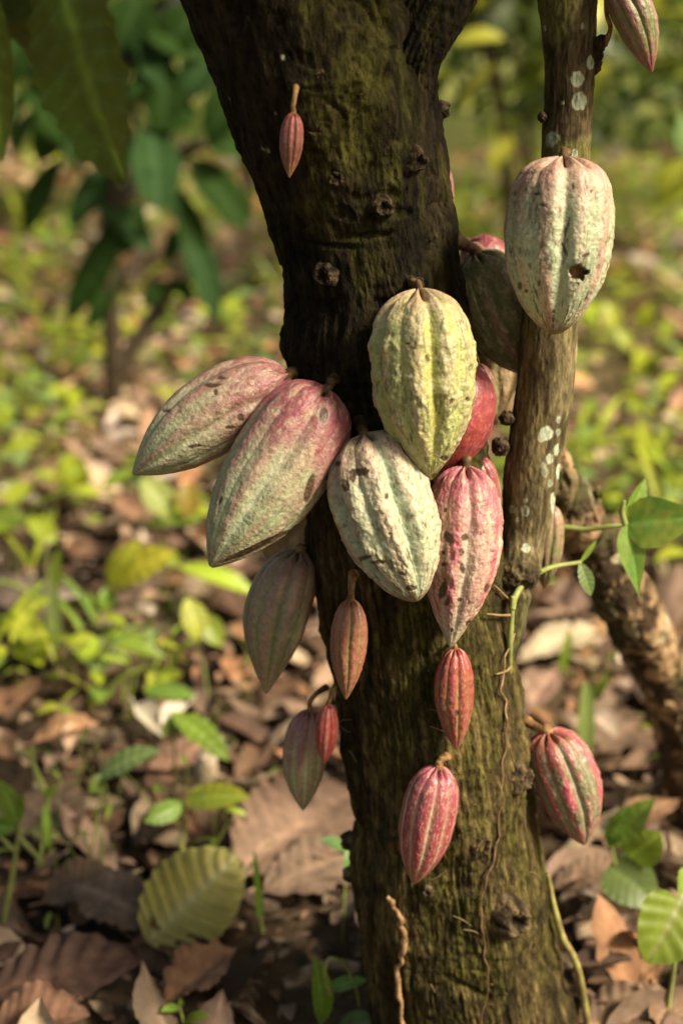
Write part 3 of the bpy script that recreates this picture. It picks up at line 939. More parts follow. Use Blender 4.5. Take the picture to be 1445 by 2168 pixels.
climber('dry_root', 'thin brown root creeping down the middle of the lower trunk', [(1062, 1480), (1058, 1560), (1052, 1650), (1046, 1740), (1040, 1800), (1018, 1870), (1012, 1940), (1020, 2010), (1026, 2080), (1015, 2168)], .0014, .0012, (.09, .05, .025), (.18, .10, .05), 90)
climber('dry_root', 'short pale kinked root hanging at the lower left of the trunk', [(828, 1892), (836, 1912), (850, 1935), (860, 1975), (860, 2010), (850, 2050), (853, 2110), (856, 2168)], .0028, .003, (.20, .11, .05), (.36, .22, .10), 70)
climber('dry_root', 'hair thin tan root slanting beside the green vine stem', [(1082, 1310), (1070, 1350), (1056, 1400), (1052, 1450), (1060, 1520)], .001, .001, (.25, .15, .08), (.36, .24, .12), 40)
rs = np.random.default_rng(12)
for k in range(22):
    if k < 16:
        x, y = rs.uniform(840, 1130), rs.uniform(1330, 2120)
    else:
        x, y = rs.uniform(700, 940), rs.uniform(1380, 1600)
    a = rs.uniform(-0.7, 0.7) + (0 if k % 3 else 1.5)
    l = rs.uniform(14, 46)
    p = on_trunk([(x, y), (x + l * .5 * math.cos(a), y + l * .5 * math.sin(a) + rs.uniform(-5, 5)), (x + l * math.cos(a), y + l * math.sin(a))], -0.001)
    v, f = tube(p, [.0006, .0007, .0003], 6, 16, .4, 200)
    child('rootlet', tree, v, f, (.17, .12, .055), M_STALK)

pg = [P(1158, 1850, -0.03), P(1172, 1920, -0.035), P(1190, 1985, -0.03), P(1215, 2030, -0.03), P(1230, 2090, -0.02), P(1242, 2168, 0.0), P(1245, 2215, 0.02)]
o = thing('hanging_root', 'yellow green root dropping from the right edge of the lower trunk to the litter', 'root', pg[0])
v, f = tube(pg, [.003, .0042, .0048, .005], 10, 70, 0.2, 90)
child('strand', o, v, f, mix((.20, .15, .05), (.34, .30, .09), sstep(.35, .65, fbm(v * 60, 3))), M_STALK)


# ------------------------------------------------------------------ plants drawn stem by stem and leaf by leaf
G1, G2, G3, G4 = (0.26, 0.36, 0.04), (0.19, 0.30, 0.045), (0.40, 0.47, 0.035), (0.18, 0.28, 0.08)
GSTEM = (0.20, 0.22, 0.06)


def plant(name, label, cat, Y, stems=(), leaves=(), group=None, stem_r=0.0022, stem_col=GSTEM, mat=None, base=None):
    """stems: lists of (px,py[,dY]); leaves: (bx,by,tx,ty,width_px,colour, options)"""
    b0 = base or (stems[0][0][:2] if stems else leaves[0][:2])
    o = thing(name, label, cat, P(b0[0], b0[1], Y), group)
    for st in stems:
        pts = [P(q[0], q[1], Y + (q[2] if len(q) > 2 else 0)) for q in st]
        v, f = tube(pts, [stem_r * 1.15, stem_r, stem_r * .7], 10, 36, 0.1, 80)
        child('stem', o, v, f, mix(stem_col, np.array(stem_col) * 1.5, fbm(v * 50, 2)), M_STEM)
    for k, lf in enumerate(leaves):
        bx, by, tx, ty, w, colr = lf[:6]
        op = dict(lf[6]) if len(lf) > 6 else {}
        dyb, dyt = op.pop('dy', (0.0, -0.02))
        nrm = op.pop('n', (0.25, -0.9, 0.55))
        edge = op.pop('edge', None)
        vein = op.pop('vein', None)
        nve = op.pop('nveins', 7)
        blotch = op.pop('blotch', .6)
        B, T = P(bx, by, Y + dyb), P(tx, ty, Y + dyt)
        wd = w * pxm(B)
        kw = dict(droop=0.6, fold=0.22, ripple=0.03, nveins=nve, nu=11, nv=25, seed=bx * .01 + by * .03)
        kw.update(op)
        v, f, U, S = fit_leaf(B, T, wd, nrm, **kw)
        vn = vein if vein is not None else np.array(colr) * 1.5 + 0.02
        child('leaf', o, v, f, leaf_colour(U, S, colr, vn, wd / np.linalg.norm(T - B), nve, edge, bx * .1, blotch), mat or M_LEAF)
    return o


# climbing vine on the right
o = plant('climbing_vine', 'green climbing vine at the side stem foot with a broad lobed leaf', 'vine', -0.02,
          [[(1076, 1425, -.02), (1078, 1370, -.035), (1082, 1310, -.035), (1084, 1262, -.035)], [(1083, 1290, -.035), (1090, 1262, -.03), (1112, 1232, -.01), (1160, 1203, .03), (1228, 1190, .06)],
           [(1150, 1150, .12), (1185, 1118, .10), (1240, 1121, .09), (1290, 1114, .08), (1322, 1110, .08)], [(1322, 1110, .08), (1316, 1085, .08), (1320, 1060, .08)]],
          [(1324, 1112, 1500, 1092, 112, G2, dict(dy=(.08, .06), n=(0, -1, .35), droop=.3, edge=(.40, .36, .05), blotch=.5, shape=(.55, 1.15), wob=.02, nv=29, ripple=.008)),
           (1326, 1108, 1352, 1266, 58, G2, dict(dy=(.08, .05), n=(-.1, -1, .3), droop=.25, edge=(.36, .34, .05), blotch=.3, ripple=.006, shape=(.6, 1.2))),
           (1318, 1112, 1364, 1014, 46, G2, dict(dy=(.08, .10), n=(.5, -.8, .2), droop=.3)),
           (1226, 1190, 1250, 1262, 34, G4, dict(dy=(.06, .05), n=(.3, -1, .2), droop=.3)), (1226, 1192, 1262, 1143, 13, G1, dict(dy=(.06, .07), n=(.2, -1, .2), droop=.1))], stem_r=.0032)
for pts in ([(1083, 1302), (1050, 1300), (1020, 1296)], [(1080, 1412), (1060, 1418), (1040, 1424)], [(1084, 1275), (1060, 1262), (1035, 1236)]):
    v, f = tube([P(x, y, -.055) if i == 0 else hit_trunk(x, y)[0] + hit_trunk(x, y)[1] * .006 for i, (x, y) in enumerate(pts)], [.0016, .0012, .0008], 8, 24)
    child('tendril', o, v, f, (.26, .17, .07), M_STALK)


def gy(px, py):
    return float(G(px, py)[1])


plant('yellow_leaf', 'upright pale yellow green leaf with deep ribs standing in the brown litter', 'leaf', gy(350, 2010) + .01,
      [[(352, 2020, 0), (350, 1975, -.01)], [(470, 2030, -.01), (420, 1985, -.005)]],
      [(312, 1995, 503, 1812, 196, (.68, .62, .20), dict(dy=(-.02, .05), n=(.15, -.8, .8), droop=.35, ripple=.10, nveins=9, fold=.12, shape=(.95, .55), acum=.03, nu=19, nv=60, vein=(.78, .72, .36)))], stem_r=.003)  # leaf colour raised to make up for light lost in the trunk's shadow
plant('seedling', 'small seedling with two green leaves, the longer one yellow at its tip', 'seedling', gy(386, 1830), [[(387, 1835), (384, 1770), (388, 1700)]],
      [(388, 1702, 305, 1740, 46, G2, dict(dy=(0, -.04))), (386, 1698, 530, 1688, 62, G1, dict(dy=(0, -.02), n=(0, -.6, 1), edge=(.5, .42, .03), blotch=.4)), (392, 1705, 440, 1668, 34, G1, dict(dy=(0, .05)))], 'seedlings left of the trunk')
plant('seedling', 'seedling with one broad grey green leaf beside a pale twig stub', 'seedling', gy(205, 1820), [[(190, 1830), (205, 1740), (222, 1640)]],
      [(205, 1650, 342, 1588, 58, (.34, .44, .14), dict(dy=(0, -.02), n=(.3, -.5, 1), ripple=.05)), (222, 1640, 190, 1680, 34, G2)], 'seedlings left of the trunk')
plant('seedling', 'seedling with a bright leaf sloping down right in front of the cream leaf scraps', 'seedling', gy(372, 1690), [[(375, 1695), (370, 1600), (366, 1520)]],
      [(362, 1508, 486, 1614, 64, G1, dict(dy=(0, -.05), n=(.4, -.7, .9), ripple=.07, wob=.06)), (368, 1515, 345, 1560, 26, G2)], 'seedlings left of the trunk')
plant('seedling', 'seedling with a flat green leaf just above the cream leaf scraps', 'seedling', gy(330, 1540), [[(330, 1545), (318, 1470)]],
      [(305, 1462, 418, 1478, 42, G2, dict(dy=(0, -.02), n=(0, -.6, 1)))], 'seedlings left of the trunk')
plant('seedling', 'seedling with the broadest bright yellow green leaf left of the dull green pod', 'seedling', gy(240, 1400), [[(250, 1405), (235, 1320), (232, 1240)]],
      [(228, 1240, 375, 1168, 80, (.62, .62, .05), dict(dy=(0, -.02), n=(.35, -.6, .8), ripple=.05)), (232, 1240, 300, 1140, 54, (.60, .60, .06), dict(n=(.3, -.6, .8))), (232, 1240, 222, 1295, 40, G1)], 'seedlings left of the trunk')
plant('seedling', 'seedling with a round green leaf hanging beside a brown stalk', 'seedling', gy(430, 1470), [[(440, 1475), (425, 1380), (395, 1270)]],
      [(395, 1265, 420, 1358, 60, (.42, .48, .06), dict(dy=(0, -.03), n=(.4, -.7, .7))), (425, 1300, 470, 1370, 50, G1)], 'seedlings left of the trunk')
plant('seedling', 'low seedling with arched yellow green leaves on several thin stalks', 'seedling', gy(230, 1490), [[(222, 1490), (214, 1420), (205, 1352)], [(260, 1490), (262, 1420), (255, 1372)], [(275, 1480), (290, 1420), (300, 1385)]],
      [(205, 1350, 140, 1368, 36, G3, dict(n=(0, -.6, 1))), (205, 1350, 172, 1400, 40, G3), (215, 1348, 350, 1392, 48, G1, dict(n=(0, -.6, 1), droop=1.0)), (250, 1360, 250, 1330, 30, G3)], 'seedlings left of the trunk')
plant('seedling', 'seedling with a long arched leaf just under the tip of the split pod', 'seedling', gy(395, 1330), [[(395, 1335), (385, 1260), (378, 1195)]],
      [(378, 1200, 540, 1258, 44, G3, dict(n=(0, -.7, 1), droop=.9)), (380, 1195, 340, 1170, 30, G1)], 'seedlings left of the trunk')
plant('seedling', 'seedling with a wide pale leaf arching at the left edge of the picture', 'seedling', gy(60, 1260), [[(45, 1265), (42, 1180), (40, 1120)], [(98, 1260), (100, 1190), (92, 1130)]],
      [(60, 1100, -40, 1110, 66, G1, dict(n=(0, -.6, 1))), (60, 1095, 118, 1150, 52, G3, dict(n=(0, -.7, 1)))], 'seedlings left of the trunk')
plant('seedling', 'lone oval bright leaf on a short stalk in the blurred brown litter', 'seedling', gy(150, 1090), [[(150, 1095), (145, 1040)]], [(160, 1045, 150, 960, 66, G3, dict(shape=(.9, .6)))], 'seedlings left of the trunk')
plant('seedling', 'seedling with a green leaf below the left pointing pod', 'seedling', gy(350, 1230), [[(350, 1235), (345, 1150), (335, 1100)]],
      [(300, 1010, 360, 1100, 70, (.36, .44, .10), dict(n=(.3, -.7, .7))), (430, 1100, 300, 1116, 34, G1, dict(n=(0, -.5, 1))), (395, 1020, 400, 1100, 50, (.34, .28, .04))], 'seedlings left of the trunk')
plant('sprout', 'single upright green blade behind the upright yellow leaf', 'sprout', gy(552, 1970), [[(556, 1975), (549, 1930)]], [(551, 1945, 538, 1800, 16, G1, dict(droop=.15, shape=(.5, .4), ripple=0))])
plant('sprout', 'tall pale green blade with a narrow upper segment at the left', 'sprout', gy(118, 1420), [[(118, 1425), (118, 1370)]],
      [(118, 1385, 112, 1225, 34, (.26, .30, .09), dict(droop=.1, shape=(.5, .4), ripple=0)), (112, 1250, 126, 1160, 24, G1, dict(droop=.1, shape=(.6, .5), ripple=0))])
plant('grass_tuft', 'thin forked green stalks at the far lower left', 'sprout', gy(90, 1840), [[(82, 1850), (92, 1760), (100, 1690), (60, 1600), (25, 1590)], [(100, 1690), (75, 1640), (68, 1580)], [(92, 1770), (45, 1760)]],
      [(100, 1690, 116, 1655, 20, G1), (95, 1700, 105, 1800, 20, G1)], stem_r=.003)
plant('grass_tuft', 'leaning green stalk with a leaf cut by the left edge of the picture', 'sprout', gy(10, 1980), [[(0, 1990), (22, 1880), (38, 1780), (42, 1690)], [(30, 1800), (0, 1770)], [(38, 1770), (85, 1820), (90, 1835)]],
      [(40, 1745, 0, 1650, 50, G2), (38, 1750, -40, 1760, 44, G2, dict(n=(0, -.6, 1))), (42, 1710, 52, 1680, 16, G1)], stem_r=.0035)
plant('seedling', 'slender seedling with a folded leaf and curled tendril left of the trunk foot', 'seedling', gy(680, 2185), [[(676, 2190), (680, 2120), (676, 2070)], [(700, 2110, -.02), (688, 2060, -.03), (700, 2028, -.03), (735, 2050, -.02), (755, 2100, -.01), (760, 2130)]],
      [(682, 2168, 664, 2022, 50, G1, dict(droop=.2, fold=.6, n=(.5, -.9, .2))), (690, 2095, 780, 2075, 32, G2, dict(n=(0, -.7, 1))), (712, 2190, 800, 2160, 60, G4, dict(n=(0, -.5, 1)))], stem_r=.002)
plant('seedling', 'tiny seedling with three leaflets at the bottom left of the picture', 'seedling', gy(390, 2185), [[(392, 2190), (385, 2150), (380, 2130)]],
      [(380, 2132, 340, 2142, 20, G1, dict(n=(0, -.6, 1))), (380, 2130, 382, 2112, 14, G1), (385, 2170, 446, 2148, 28, G1, dict(n=(0, -.5, 1)))], stem_r=.0015)
plant('seedling', 'small blue green seedling tight against the left side of the lower trunk', 'seedling', gy(720, 1990), [[(725, 1995), (728, 1900), (735, 1830)]],
      [(735, 1800, 676, 1778, 30, G4, dict(n=(0, -.6, 1))), (735, 1795, 738, 1862, 26, G2)], stem_r=.0016)
plant('heart_leaf_plant', 'glossy yellow green heart leaf on a stalk at the lower right corner', 'plant', 0.02, [[(1402, 2230), (1412, 2140), (1424, 2060), (1432, 1975)]],
      [(1440, 1905, 1366, 2038, 150, G1, dict(dy=(.01, -.03), n=(.15, -.9, .6), shape=(.62, .6), fold=.3, ripple=.02, nveins=5, nu=17, nv=33, vein=(.36, .38, .12), droop=.5)),
       (1438, 1900, 1475, 1860, 90, G1, dict(dy=(.01, .04), n=(.3, -.8, .6)))], stem_r=.003)
plant('heart_leaf_plant', 'plant with three broad green leaves at the lower right beyond the ribbed pink pod', 'plant', gy(1320, 1960), [[(1330, 1965), (1322, 1900), (1302, 1830)], [(1326, 1930), (1340, 1850), (1345, 1810)], [(1318, 1920), (1300, 1830), (1290, 1770)]],
      [(1285, 1835, 1385, 1912, 112, (.15, .22, .06), dict(dy=(0, -.04), n=(0, -.8, .8), shape=(.7, .55))), (1330, 1812, 1396, 1762, 84, G1, dict(n=(.1, -.9, .5), shape=(.75, .5))),
       (1285, 1790, 1386, 1690, 58, G2, dict(n=(-.2, -.8, .7), fold=.4)), (1285, 1790, 1330, 1705, 40, G2, dict(n=(-.3, -.8, .5)))], stem_r=.0028)
plant('strap_leaf_plant', 'upright pale strap leaf with a side blade on the litter right of the trunk', 'plant', gy(1232, 1610), [[(1232, 1612), (1234, 1560)]],
      [(1234, 1600, 1238, 1440, 42, (.24, .30, .08), dict(droop=.2, shape=(.6, .45), ripple=0)), (1240, 1490, 1290, 1424, 24, G1, dict(droop=.3, ripple=0))])
plant('strap_leaf_plant', 'narrow green blade between the trunk and the leaning dead branch', 'plant', gy(1190, 1430), [[(1190, 1432), (1192, 1400)]], [(1188, 1420, 1204, 1330, 24, G1, dict(droop=.2, shape=(.6, .45), ripple=0))])
plant('forked_leaf_plant', 'yellow green forked leaf pair standing right of the side stem', 'plant', gy(1372, 1010), [[(1372, 1012), (1370, 990)]],
      [(1372, 1008, 1352, 885, 44, G3, dict(droop=.2)), (1378, 985, 1432, 880, 30, G1, dict(droop=.2))])
plant('forked_leaf_plant', 'bright yellow leaf cluster right of and below the pod with the bored hole', 'plant', gy(1350, 800), [[(1356, 805), (1352, 760), (1360, 720)]],
      [(1360, 790, 1345, 735, 50, G3), (1350, 700, 1375, 640, 40, G3), (1280, 640, 1300, 700, 44, G3), (1300, 690, 1335, 745, 34, G3), (1360, 790, 1400, 760, 36, G1)])
plant('lit_shrub_twig', 'twig with large sunny yellow leaves entering at the right edge', 'plant', 3.0, [[(1475, 700), (1462, 520), (1455, 330)]],
      [(1455, 330, 1400, 420, 80, G3, dict(n=(-.3, -1, .4))), (1460, 400, 1380, 445, 60, G3, dict(n=(0, -.5, 1))), (1455, 330, 1440, 240, 70, G4), (1460, 440, 1430, 480, 44, G3)], stem_r=.006)

# ------------------------------------------------------------------ hanging leafy branch, upper left
DG, DG2 = (0.16, 0.235, 0.03), (0.07, 0.10, 0.02)


def depth_leaf(o, bx, by, tx, ty, w, colr, dep, ddep, n, mat, **k):
    B, T = PD(bx, by, dep), PD(tx, ty, dep + ddep)
    wd = w * pxm(B)
    kw = dict(droop=0.35, fold=0.18, ripple=0.022, nveins=10, nu=21, nv=60, seed=bx)
    kw.update(k)
    v, f, U, S = fit_leaf(B, T, wd, n, **kw)
    child('leaf', o, v, f, leaf_colour(U, S, colr, np.array(colr) * 2.4, wd / np.linalg.norm(T - B), 10, (.12, .09, .015), bx * .1, .5), mat)


bp = [PD(-120, -420, 1.85), PD(-20, -300, 1.9), PD(60, -190, 1.92), PD(95, -110, 1.92)]
hb = thing('hanging_branch', 'dark drooping cacao leaves hanging into the upper left corner', 'branch', bp[0])
v, f = tube(bp, [.010, .007, .004], 10, 30, 0.2, 60)
child('twig', hb, v, f, (.06, .04, .02), M_STALK)
depth_leaf(hb, 110, -150, 268, 388, 250, DG, 1.92, -0.02, (-.45, -.85, .3), M_DARKLEAF, shape=(1.05, .62), wob=.05, ripple=.032, twist=.3)
depth_leaf(hb, 40, -200, 140, 170, 200, DG2, 1.98, 0.05, (-.1, -.9, .5), M_DARKLEAF)
depth_leaf(hb, -20, -280, -10, 130, 190, DG2, 2.02, 0.02, (.3, -.9, .3), M_DARKLEAF)
depth_leaf(hb, -60, -120, 6, 345, 90, DG, 1.9, 0.0, (.5, -.9, .2), M_DARKLEAF)
depth_leaf(hb, 95, -120, 330, -20, 150, DG2, 1.95, 0.1, (0, -.8, .6), M_DARKLEAF)

# ------------------------------------------------------------------ the blurred sapling behind, left
SY = gy(243, 862)
T4 = (0.036, 0.078, 0.022)  # both sapling greens darkened: shade on the leaves put into their colour
T5 = (0.026, 0.058, 0.009)
_sr = np.random.default_rng(8)
SAPX = []
for _k in range(16):
    _x, _y = _sr.uniform(40, 520), _sr.uniform(-60, 420)
    _a = _sr.normal(math.pi / 2, .6)
    _l = _sr.uniform(110, 200)
    SAPX.append((_x, _y, _x + _l * math.cos(_a), _y + _l * math.sin(_a), _sr.uniform(42, 66), (T4, T5)[_k % 3 > 0], dict(dy=(_sr.uniform(-.2, .25), _sr.uniform(-.2, .25)), n=(_sr.normal(0, .4), -.8, .5))))
sap = plant('cacao_sapling', 'slender forked cacao sapling with large drooping leaves, blurred behind at left', 'sapling', SY,
            [[(243, 866), (240, 760), (233, 620), (228, 500), (240, 350), (262, 150), (275, -60)], [(246, 785, 0), (285, 730, .02), (335, 655, .05), (372, 590, .05)], [(236, 440), (300, 380, .05), (380, 330, .1), (430, 300, .1)]],
            [(320, 270, 335, 446, 104, T4, dict(dy=(0, -.2), shape=(1.1, .5))), (238, 340, 150, 480, 60, T4), (280, 440, 138, 690, 66, T5), (300, 430, 262, 540, 54, T5, dict()),
             (370, 420, 462, 690, 66, T4, dict(n=(.4, -.9, .3))), (380, 400, 425, 600, 60, T5), (400, 335, 525, 490, 84, T5, dict(n=(.1, -.8, .7))), (350, 120, 345, 300, 86, T5),
             (455, 110, 380, 215, 76, T4), (290, 40, 430, 130, 80, T5), (160, 170, 80, 350, 84, T5), (240, 180, 200, 330, 80, T5), (440, 300, 520, 330, 90, T5, dict(n=(0, -.6, 1))), (330, 250, 420, 240, 90, T5),
             (200, 60, 130, 200, 90, T5), (300, -20, 250, 120, 100, T5), (430, 10, 350, 110, 90, T5), (520, 150, 440, 300, 90, T5), (250, 560, 190, 700, 50, T5), (60, 60, -20, 190, 110, T5), (130, 230, 160, 350, 60, T4), (400, 480, 350, 560, 50, T5, dict(n=(0, -.6, 1))),
             *SAPX, (360, 595, 300, 650, 40, T5), (365, 590, 410, 640, 36, T5)], stem_r=.027, stem_col=(.035, .024, .012), mat=M_SAPLEAF)


# ------------------------------------------------------------------ leaning dead branch, right
def dead_branch():
    px = [(1120, 920, 30, .20), (1178, 1010, 38, .22), (1222, 1100, 43, .26), (1278, 1200, 49, .31), (1338, 1300, 50, .37), (1393, 1400, 52, .43), (1428, 1500, 50, .49), (1442, 1620, 44, .54), (1450, 1760, 46, .60)]
    pts = [P(x, y, d) for x, y, r, d in px]
    rad = [r * pxm(p) for (x, y, r, d), p in zip(px, pts)]
    o = thing('dead_branch', 'thick dead branch with flaking bark leaning on the ground at right', 'branch', pts[-1])
    ns, nl = 130, 420
    v, f = tube(pts, rad, ns, nl)
    cen = catmull(pts, nl)
    cen = np.repeat(np.vstack([cen[:1], cen, cen[-1:]]), ns, 0)
    d = v - cen
    d /= np.linalg.norm(d, axis=1)[:, None] + 1e-9
    n = fbm(v * 26, 4, .6)
    flake = sstep(.48, .54, fbm(v * np.array([34, 34, 15]) + 9, 5, .6))
    h = (fbm(v * 12, 3) - .5) * .020 + flake * .006 + (n - .5) * .007 + (fbm(v * 110, 3) - .5) * .006
    v = v + d * h[:, None]
    c = mix((.030, .019, .010), (.34, .215, .11), flake * sstep(.3, .6, fbm(v * 50 + 3, 3)) + .15 * n)
    c = mix(c, (.42, .36, .22), .8 * sstep(.6, .68, fbm(v * 22 + 40, 3)))
    c = mix(c, (.06, .06, .02), .7 * sstep(.55, .68, fbm(v * 9 + 60, 3)))
    child('limb', o, v, f, c, M_WOOD)
    r = np.random.default_rng(5)
    for k in range(26):
        i = r.integers(40, nl - 30) * ns + r.integers(0, ns)
        L = r.uniform(.012, .035)
        lv, lf, U, S = leaf_grid(L, L * .6, 4, 5, .3, .8, 0, 1)
        t = v[i] - v[min(i + ns, len(v) - 1)]
        lv = place(lv, v[i] - d[i] * .001, t * 4 + d[i] * np.linalg.norm(t) * 2, d[i])
        child('bark_flake', o, lv, lf, (.20, .12, .06) if k % 3 else (.40, .30, .18), M_WOOD)


dead_branch()


# ------------------------------------------------------------------ fallen leaves
DB = [(.20, .115, .068), (.26, .165, .105), (.13, .07, .04), (.09, .05, .03), (.34, .24, .15), (.30, .15, .075), (.22, .14, .095)]


def dry_leaf(label, bx, by, tx, ty, w, colr, z=(.012, .03), lift=.02, droop=.5, group=None, name='dead_leaf', **k):
    B, T = G(bx, by, z[0]), G(tx, ty, z[1])
    wd = w * pxm((B + T) / 2)
    n = k.pop('n', (0, -.25, 1))
    kw = dict(droop=droop, fold=.15, ripple=.03, nveins=9, nu=13, nv=36, wob=.07, seed=bx * .013 + by * .007)
    kw.update(k)
    v, f, U, S = fit_leaf(B, T, wd, n, **kw)
    gz = ground_height(v[:, 0], v[:, 1])
    v[:, 2] += max(0.0, float((gz + .004 - v[:, 2]).max()) * .5)
    o = thing(name, label, 'dead leaf', B, group)
    child('blade', o, v, f, leaf_colour(U, S, colr, np.array(colr) * 1.45, wd / np.linalg.norm(T - B), 9, np.array(colr) * .45, bx * .1, .6, .35), M_DRY)
    st = v[13 // 2]
    e = B + (B - T) / np.linalg.norm(T - B) * .02 + np.array([0, 0, .004])
    tv, tf = tube([st + (T - B) * .03, st, e], [.0014, .0016, .002], 8, 14)
    child('leaf_stalk', o, tv, tf, np.array(colr) * .8, M_STALK)
    return o


GD = 'dead leaves lying on the ground'
dry_leaf('largest ribbed dead leaf, flat and pinkish brown, left of the lower trunk', 490, 1850, 760, 1670, 250, (.21, .125, .085), (.03, .05), group=GD, ripple=.05, nveins=11, droop=.3, n=(-.1, -.5, 1))
dry_leaf('brown leaf behind and below the largest ribbed dead leaf, cut by the trunk', 560, 1890, 790, 1800, 170, (.28, .18, .12), (.02, .03), group=GD)
dry_leaf('dark glossy ribbed dead leaf at the bottom left corner', -30, 2110, 300, 2035, 190, (.12, .065, .04), (.02, .05), group=GD, ripple=.06, nveins=7)
dry_leaf('brown folded leaf at the very bottom left edge of the picture', -20, 2190, 190, 2150, 150, (.20, .11, .06), (.03, .05), group=GD, fold=.5)
dry_leaf('grey brown leaf lying just left of the upright yellow leaf', 330, 1960, 150, 1870, 150, (.19, .13, .095), (.02, .05), group=GD, droop=.6)
dry_leaf('dark brown leaf under the foot of the upright yellow leaf', 290, 1990, 470, 2075, 150, (.10, .055, .035), (.01, .01), group=GD)
dry_leaf('rust brown crumpled leaf in front of the upright yellow leaf', 350, 2120, 500, 2010, 130, (.28, .14, .075), (.02, .06), group=GD, wob=.14, fold=.4)
dry_leaf('ribbed brown leaf behind the forked green stalks', 30, 1690, 160, 1790, 190, (.22, .14, .09), (.02, .03), group=GD, ripple=.05)
dry_leaf('long brown leaf across the lower left, right of the green stalks', 90, 1910, 240, 1840, 120, (.23, .14, .085), (.02, .05), group=GD)
dry_leaf('orange brown curled leaf at left above the forked stalks', 70, 1575, 210, 1530, 70, (.36, .19, .10), (.02, .05), group=GD, curl=.4)
dry_leaf('pale cream curled leaf scrap, left one of the cream pair', 288, 1495, 345, 1560, 62, (.66, .56, .42), (.05, .02), group=GD, curl=.5, fold=.4)
dry_leaf('pale cream curled leaf scrap, right one of the cream pair', 398, 1492, 345, 1545, 50, (.66, .55, .42), (.06, .03), group=GD, curl=.5, fold=.4)
dry_leaf('tan curled leaf standing above the broad grey green seedling leaf', 145, 1590, 175, 1520, 46, (.40, .27, .17), (.02, .05), group=GD, curl=.4)
dry_leaf('broad brown leaf at the bottom right beneath the heart leaf', 1215, 2190, 1445, 2110, 150, (.28, .16, .10), (.02, .04), group=GD, ripple=.05)
dry_leaf('upturned rusty leaf in the lower right corner', 1380, 2110, 1440, 2190, 110, (.30, .17, .10), (.05, .02), group=GD, fold=.4)
dry_leaf('tan crumpled leaf right of the trunk foot', 1300, 1985, 1345, 1910, 120, (.33, .23, .155), (.02, .06), group=GD, wob=.16, fold=.4)
dry_leaf('brown leaf tucked below the green pod with bright pink ribs', 1170, 1880, 1330, 1830, 90, (.26, .16, .10), (.02, .05), group=GD)
dry_leaf('long red brown leaf behind the green pod with bright pink ribs', 1280, 1770, 1440, 1690, 80, (.24, .12, .07), (.03, .04), group=GD)
dry_leaf('orange tan leaf right of the trunk, left of the leaning dead branch', 1240, 1345, 1325, 1330, 60, (.46, .27, .13), (.03, .05), group=GD, curl=.5)
dry_leaf('creamy pale leaf scrap beside the upright strap leaf', 1250, 1515, 1305, 1560, 60, (.60, .47, .34), (.05, .02), group=GD, curl=.4)
dry_leaf('long pale tan leaf right of the trunk at mid height', 1100, 1400, 1280, 1330, 90, (.42, .32, .21), (.03, .03), group=GD)
dry_leaf('pinkish tan leaf right of the trunk above the stalk of the ribbed pink pod', 1120, 1500, 1175, 1420, 70, (.38, .24, .16), (.02, .06), group=GD)
dry_leaf('grey pink broad leaf at the left edge, mid height', -20, 1220, 120, 1350, 110, (.36, .25, .19), (.05, .03), group=GD)

# leaf caught behind the pods, and the pale stub
B, T = P(572, 1190, .05), P(676, 1092, .03)
v, f, U, S = fit_leaf(B, T, 92 * pxm(B), (-.2, -1, .3), droop=.4, fold=.1, ripple=.02, nu=13, nv=30, wob=.06, shape=(.7, .5), acum=.02)
o = thing('dead_leaf', 'dry tan leaf scrap caught between the split pod and the trunk', 'dead leaf', B)
child('blade', o, v, f, leaf_colour(U, S, (.40, .26, .12), (.46, .32, .18), .8, 5, (.14, .08, .03), 3, .3), M_DRY)
p0 = G(438, 1660)
o = thing('twig_stub', 'pale broken twig stub standing in the litter left of the hanging pods', 'twig', p0)
sv, sf = tube([p0, G(438, 1660) + np.array([0, 0, .03]), G(438, 1660) + np.array([.002, 0, .055])], [.019, .017, .016], 20, 20, .2, 40)
child('wood', o, sv, sf, mix((.36, .27, .17), (.58, .46, .34), sstep(.3, .6, fbm(sv * 60, 3))), M_WOOD)
for k, (x0, y0, x1, y1, r) in enumerate([(600, 2085, 760, 2050, .010), (480, 1960, 540, 1700, .004), (300, 1280, 175, 1400, .014), (1150, 2010, 1240, 2140, .005), (520, 1660, 640, 1640, .004), (1330, 1750, 1445, 1560, .005), (420, 2130, 560, 2168, .005)]):
    LB = ['brown twig lying against the left foot of the trunk', 'thin dry stalk left of the hanging pods, crossing the litter', 'pale stick slanting under the broad yellow leaf at left', 'dry stalk at the right foot of the trunk',
          'pale straw stalk ending behind the low green and purple pod', 'thin twig under the leaning dead branch', 'small twig at the bottom edge left of the trunk'][k]
    a, b = G(x0, y0, .02), G(x1, y1, .03)
    o = thing('twig', LB, 'twig', a, 'twigs on the ground')
    tv, tf = tube([a, (a + b) / 2 + np.array([0.01, .01, .008]), b], [r, r * .9, r * .6], 12, 30, .3, 60)
    child('wood', o, tv, tf, mix((.12, .075, .045), (.34, .24, .15), sstep(.3, .7, fbm(tv * 60, 3))), M_WOOD)


# repeats: nearest fallen leaves, each its own object
def proto_dead(k):
    r = np.random.default_rng(100 + k)
    L = 1.0
    v, f, U, S = leaf_grid(L, r.uniform(.36, .52), 9, 20, r.uniform(-.1, .35), r.uniform(-.7, .9), r.uniform(.015, .05), 9, r.uniform(-.8, .8), r.uniform(-.3, .5), wob=r.uniform(.05, .16), seed=k * 3.1)
    c = DB[k % len(DB)]
    return make_mesh('dead_leaf', v - np.array([.5, 0, 0]), f, leaf_colour(U, S, c, np.array(c) * 1.4, .45, 9, np.array(c) * .4, k * 1.3, .6, .35))


